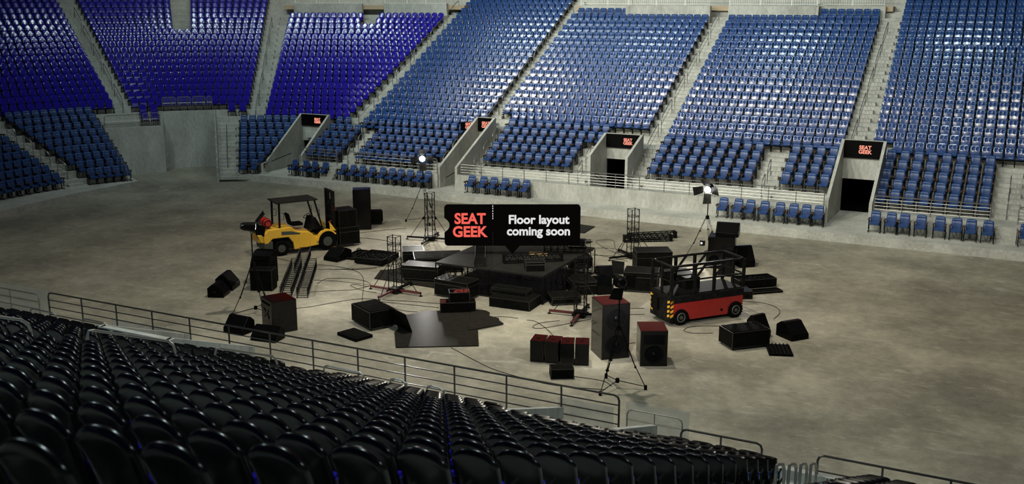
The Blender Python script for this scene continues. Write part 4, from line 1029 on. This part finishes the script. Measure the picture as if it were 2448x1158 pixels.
# scissor lift -------------------------------------------------------
S = thing('scissor_lift', 'red and black scissor lift with a railed platform', 'scissor lift', (-9.93, 34.2, 0), math.radians(50.7))
L2, W2 = 1.52, .64
sk = [(-L2 + .12, .30), (-L2 + .12, .80), (L2 - .02, .80), (L2 - .02, .42), (L2 - .22, .50), (L2 - .50, .48), (L2 - .66, .16), (-L2 + .82, .16), (-L2 + .72, .42), (-L2 + .42, .55), (-L2 + .2, .45)]
MB().prism(sk, -W2, -W2 + .05, 'y').build('side_panel', M['red'], S, .01); MB().prism(sk, W2 - .05, W2, 'y').build('side_panel', M['red'], S, .01)
MB().bb((-L2 + .13, -W2 + .05, .2), (L2 - .03, W2 - .05, .8)).build('chassis', M['black'], S)
MB().bb((-L2, -W2 - .01, .80), (L2, W2 + .01, 1.06)).build('deck_box', M['black'], S, .01); MB().bb((-L2 + .05, -W2 + .05, 1.06), (L2 - .05, W2 - .05, 1.09)).build('platform_floor', M['rubber'], S)
MB().box((-.3, .1, 1.3), (.6, .45, .42)).build('tool_box', M['case'], S)
for x in (-L2 + .42, L2 - .34):
    for s in (-1, 1):
        wo = MB().cyl((x, s * (W2 - .2), .29), (x, s * (W2 + .05), .29), .29, 28).build('wheel', M['rubber'], S, .02)
        MB().ring((x, s * (W2 + .055), .29), (0, 1, 0), .15, .03, 20, 6).cyl((x, s * (W2 + .02), .29), (x, s * (W2 + .07), .29), .07, 12).build('rim', M['olive'], wo)
        if x > 0:
            tr = MB()
            for j in range(18): a = 2 * PI * j / 18; tr.box((x + .28 * math.cos(a), s * (W2 - .07), .29 + .28 * math.sin(a)), (.05, .24, .05), 0, 0, -a)
            tr.build('tread', M['rubber'], wo)
MB().bb((-L2 - .02, -W2, .15), (-L2 + .13, W2, .95)).build('end_panel', M['black'], S, .01)
for s in (-1, 1):
    hz = MB()
    for j in range(4): z = .30 + j * .165; hz.prism([(s * (W2 - .16), z), (s * (W2 - .02), z + .05), (s * (W2 - .02), z + .14), (s * (W2 - .16), z + .09)], -L2 - .028, -L2 - .018, 'x')
    hz.build('hazard_stripe', M['amber'], S)
    hz = MB()
    for j in range(4): z = .30 + j * .165; hz.prism([(-L2 + .0, z), (-L2 + .115, z + .05), (-L2 + .115, z + .14), (-L2 + .0, z + .09)], s * (W2 + .002), s * (W2 + .010), 'y')
    hz.build('hazard_stripe', M['amber'], S)
MB().box((-L2 - .06, .25, .65), (.1, .4, .45)).build('ladder', M['truss'], S)
zt = 2.12; a_, b_ = L2 - .03, W2 - .02; c_ = .14
R_ = MB(); R_.tube([(-a_, -b_ + c_, zt), (-a_ + .04, -b_ + .04, zt), (-a_ + c_, -b_, zt), (a_ - c_, -b_, zt), (a_ - .04, -b_ + .04, zt), (a_, -b_ + c_, zt), (a_, b_ - c_, zt), (a_ - .04, b_ - .04, zt), (a_ - c_, b_, zt), (-a_ + c_, b_, zt), (-a_ + .04, b_ - .04, zt), (-a_, b_ - c_, zt)], .046, 8, True); R_.build('top_rail', M['black'], S)
R_ = MB(); R_.tube([(-a_, -b_, 1.58), (a_, -b_, 1.58), (a_, b_, 1.58), (-a_, b_, 1.58)], .034, 6, True); R_.build('middle_rail', M['black'], S)
for y in (-b_, b_):
    for x in (-a_, -.55, .25, a_): MB().box((x, y, 1.6), (.11, .06, 1.04)).build('rail_post', M['black'], S)
    MB().cyl((-.55, y, 1.58), (-.1, y, zt), .045, 6).cyl((.25, y, 1.58), (.75, y, zt), .045, 6).build('diagonal_brace', M['black'], S)
for x in (-a_, a_): MB().box((x, 0, 1.6), (.06, .10, 1.04)).build('rail_post', M['black'], S)
MB().cyl((.6, -W2 - .002, .36), (.6, -W2 - .02, .36), .045, 12).build('side_port', M['rubber'], S)
MB().box((-a_ + .15, -b_ + .25, 1.75), (.2, .25, .25)).build('control_box', M['rubber'], S, .02)

# hanging sign ---------------------------------------------------------
G = thing('ticket_sign', 'black ticket-shaped sign reading Floor layout coming soon above the stage', 'sign', (-17.91, 35.42, 1.14), math.radians(26.845)); G.scale = (1.06,) * 3
W_, H0, H1 = 2.54, .32, 1.89
def arc(cx, cz, r, a0, a1, n=8): return [(cx + r * math.cos(math.radians(a0 + (a1 - a0) * i / n)), cz + r * math.sin(math.radians(a0 + (a1 - a0) * i / n))) for i in range(n + 1)]
rr = .13
out = arc(-W_ + rr, H0 + rr, rr, 270, 180) + [(-W_, H0 + .50)] + arc(-W_ - .08, (H0 + H1) / 2, .27, -55, 55, 10) + [(-W_, H1 - .50)] + arc(-W_ + rr, H1 - rr, rr, 180, 90) + arc(W_ - rr, H1 - rr, rr, 90, 0) + arc(W_ - rr, H0 + rr, rr, 0, -90) + [(.28, H0), (0, 0), (-.28, H0)]
MB().prism(out[::-1], -.04, .04, 'y').build('panel', M['signblack'], G)
text_mesh('SEAT', .56, .006, .019, 'logo_lettering', M['coral'], G, (-1.58, -.05, 1.34), sx=.93); text_mesh('GEEK', .56, .006, .019, 'logo_lettering', M['coral'], G, (-1.60, -.05, .84), sx=.95)
text_mesh('Floor layout', .46, .004, .015, 'message_lettering', M['signwhite'], G, (.98, -.05, 1.31)); text_mesh('coming soon', .46, .004, .015, 'message_lettering', M['signwhite'], G, (.98, -.05, .87))
ds = MB()
for z in (1.84, 1.75, 1.65, 1.55, 1.46, 1.37): ds.box((-.73, -.045, z), (.028, .01, .055))
ds.build('perforation_dashes', M['signwhite'], G)
ds = MB()
for z in (.38, .47, .56, .65, .74, .83): ds.box((-.73, -.045, z), (.02, .01, .04))
ds.build('dark_dashes', M['trim'], G)

# cables -----------------------------------------------------------------
CAB = [[(-23.29,28.5),(-22.97,28.85),(-22.64,29.45),(-22.3,30.06),(-21.88,30.59),(-21.32,30.81)],[(-24.16,30.43),(-23.7,30.87),(-23.02,31.35),(-22.77,31.68),(-22.62,32.24)],[(-25.1,31.93),(-24.27,32.2),(-23.3,32.32),(-22.63,32.38)],[(-24.65,31.57),(-24.79,32.15),(-24.66,32.44),(-24.05,32.78),(-23.28,32.77),(-22.77,32.52)],[(-26.51,34.01),(-25.67,34.11),(-24.68,33.97),(-23.85,33.46),(-23.02,32.4),(-21.61,30.28)],[(-26.02,33.37),(-25.21,33.78),(-24.4,34.19),(-23.94,34.66)],[(-29.25,34.32),(-28.56,34.07),(-27.91,33.97)],[(-21.82,31.54),(-22.35,31.55),(-22.86,31.7),(-23.33,31.95),(-23.22,32.15),(-22.58,32.12)],[(-21.05,30.52),(-20.24,30.13),(-19.5,30.04),(-19.09,30.14)],[(-21.05,30.6),(-20.14,30.74),(-18.66,30.93)],[(-21.06,30.84),(-19.93,31.17),(-18.81,31.41)],[(-16.4,30.78),(-16.07,31.02),(-15.49,31.09)],[(-28.16,38.97),(-27.41,39.09),(-26.44,39.06),(-25.76,38.77)],[(-28.61,39.55),(-27.89,40.74),(-26.99,41.76)],[(-25.4,33.72),(-24.41,34.33),(-23.74,35.19),(-23.39,36.22)],[(-17.5,43.31),(-17.54,43.67),(-16.97,43.96),(-16.63,43.37),(-16.23,42.47),(-15.53,41.64)],[(-16.27,42.44),(-16.95,42.22),(-17.23,41.84),(-17.11,41.3),(-16.43,40.95),(-15.5,40.75),(-14.9,40.5)],[(-16.79,40.54),(-16.43,40.95),(-15.65,41.12)],[(-17.48,43.19),(-16.63,42.26),(-15.34,41.28)],[(-12.39,34.01),(-11.92,34.25)],[(-12.13,33.3),(-11.65,33.57)],[(-14.07,31.51),(-14.56,30.97),(-14.61,30.45),(-14.33,30.39),(-13.83,31.06),(-13.16,32.18)],[(-15.12,31.05),(-14.75,31.02),(-14.03,30.4),(-13.34,29.61)],[(-8.96,36.8),(-8.18,36.9),(-7.6,36.52),(-7.36,35.91),(-7.39,35.09)],[(-8.84,33.45),(-9.3,33.24),(-9.76,32.87),(-9.82,32.4),(-9.48,32.28),(-8.87,32.58)],[(-16.04,27.3),(-14.05,26.22),(-12.74,25.88),(-11.59,25.77),(-10.19,26.11)],[(-11.46,26.68),(-10.53,26.73),(-10.12,26.44)],[(-11.04,30.3),(-10.85,30.44)]]
def smooth(pts, n=6):
    P = [Vector((*p, .010)) for p in pts]; out = []
    for i in range(len(P) - 1):
        a = P[max(i - 1, 0)]; b = P[i]; c = P[i + 1]; d = P[min(i + 2, len(P) - 1)]
        for j in range(n):
            t = j / n; out.append(.5 * ((2 * b) + (c - a) * t + (2 * a - 5 * b + 4 * c - d) * t * t + (3 * b - a - 3 * c + d) * t ** 3))
    return out + [P[-1]]
CL = ['black cable running right from the tall amplifier cabinet', 'black cable from the truss bundle to the red outrigger', 'straight black cable between truss bundle and left tower', 'black cable arching right of the truss bundle', 'long black cable curving down to the open panel case', 'straight black cable right of the truss bundle top', 'short black cable between forklift and truss bundle', 'looped black cable at the foot of the left tower', 'black cable from the left tower foot towards the floor panel', 'upper black cable from the left tower foot to the red boxes', 'highest black cable between left tower foot and red boxes', 'short black cable leaving the right of the floor panel', 'black cable right of the forklift load', 'black cable behind the tall speaker tower', 'black cable passing behind the cable coil case', 'looping black cable left of the back right tower', 'large cable loop behind the stage corner', 'short cable crossing the loop behind the stage', 'diagonal cable reaching the back right tower', 'short upper cable left of the scissor lift', 'short lower cable left of the scissor lift', 'looped black cable at the foot of the stage corner tower', 'black cable leading down to the red-topped speakers', 'cable looping right of the scissor lift rear wheel', 'long cable loop left of the wheeled cable case', 'long black cable from the large floor panel to the near tripod', 'black cable from the small box to the near tripod', 'short cable between the two large loudspeakers']
for i, c in enumerate(CAB):
    P = smooth(c); o0 = P[0].copy(); o0.z = 0
    o = MB().tube([p - o0 for p in P], .0095, 5).build('power_cable', M['rubber']); o.location = o0; tag(o, CL[i], 'cable', 'cables on the floor')
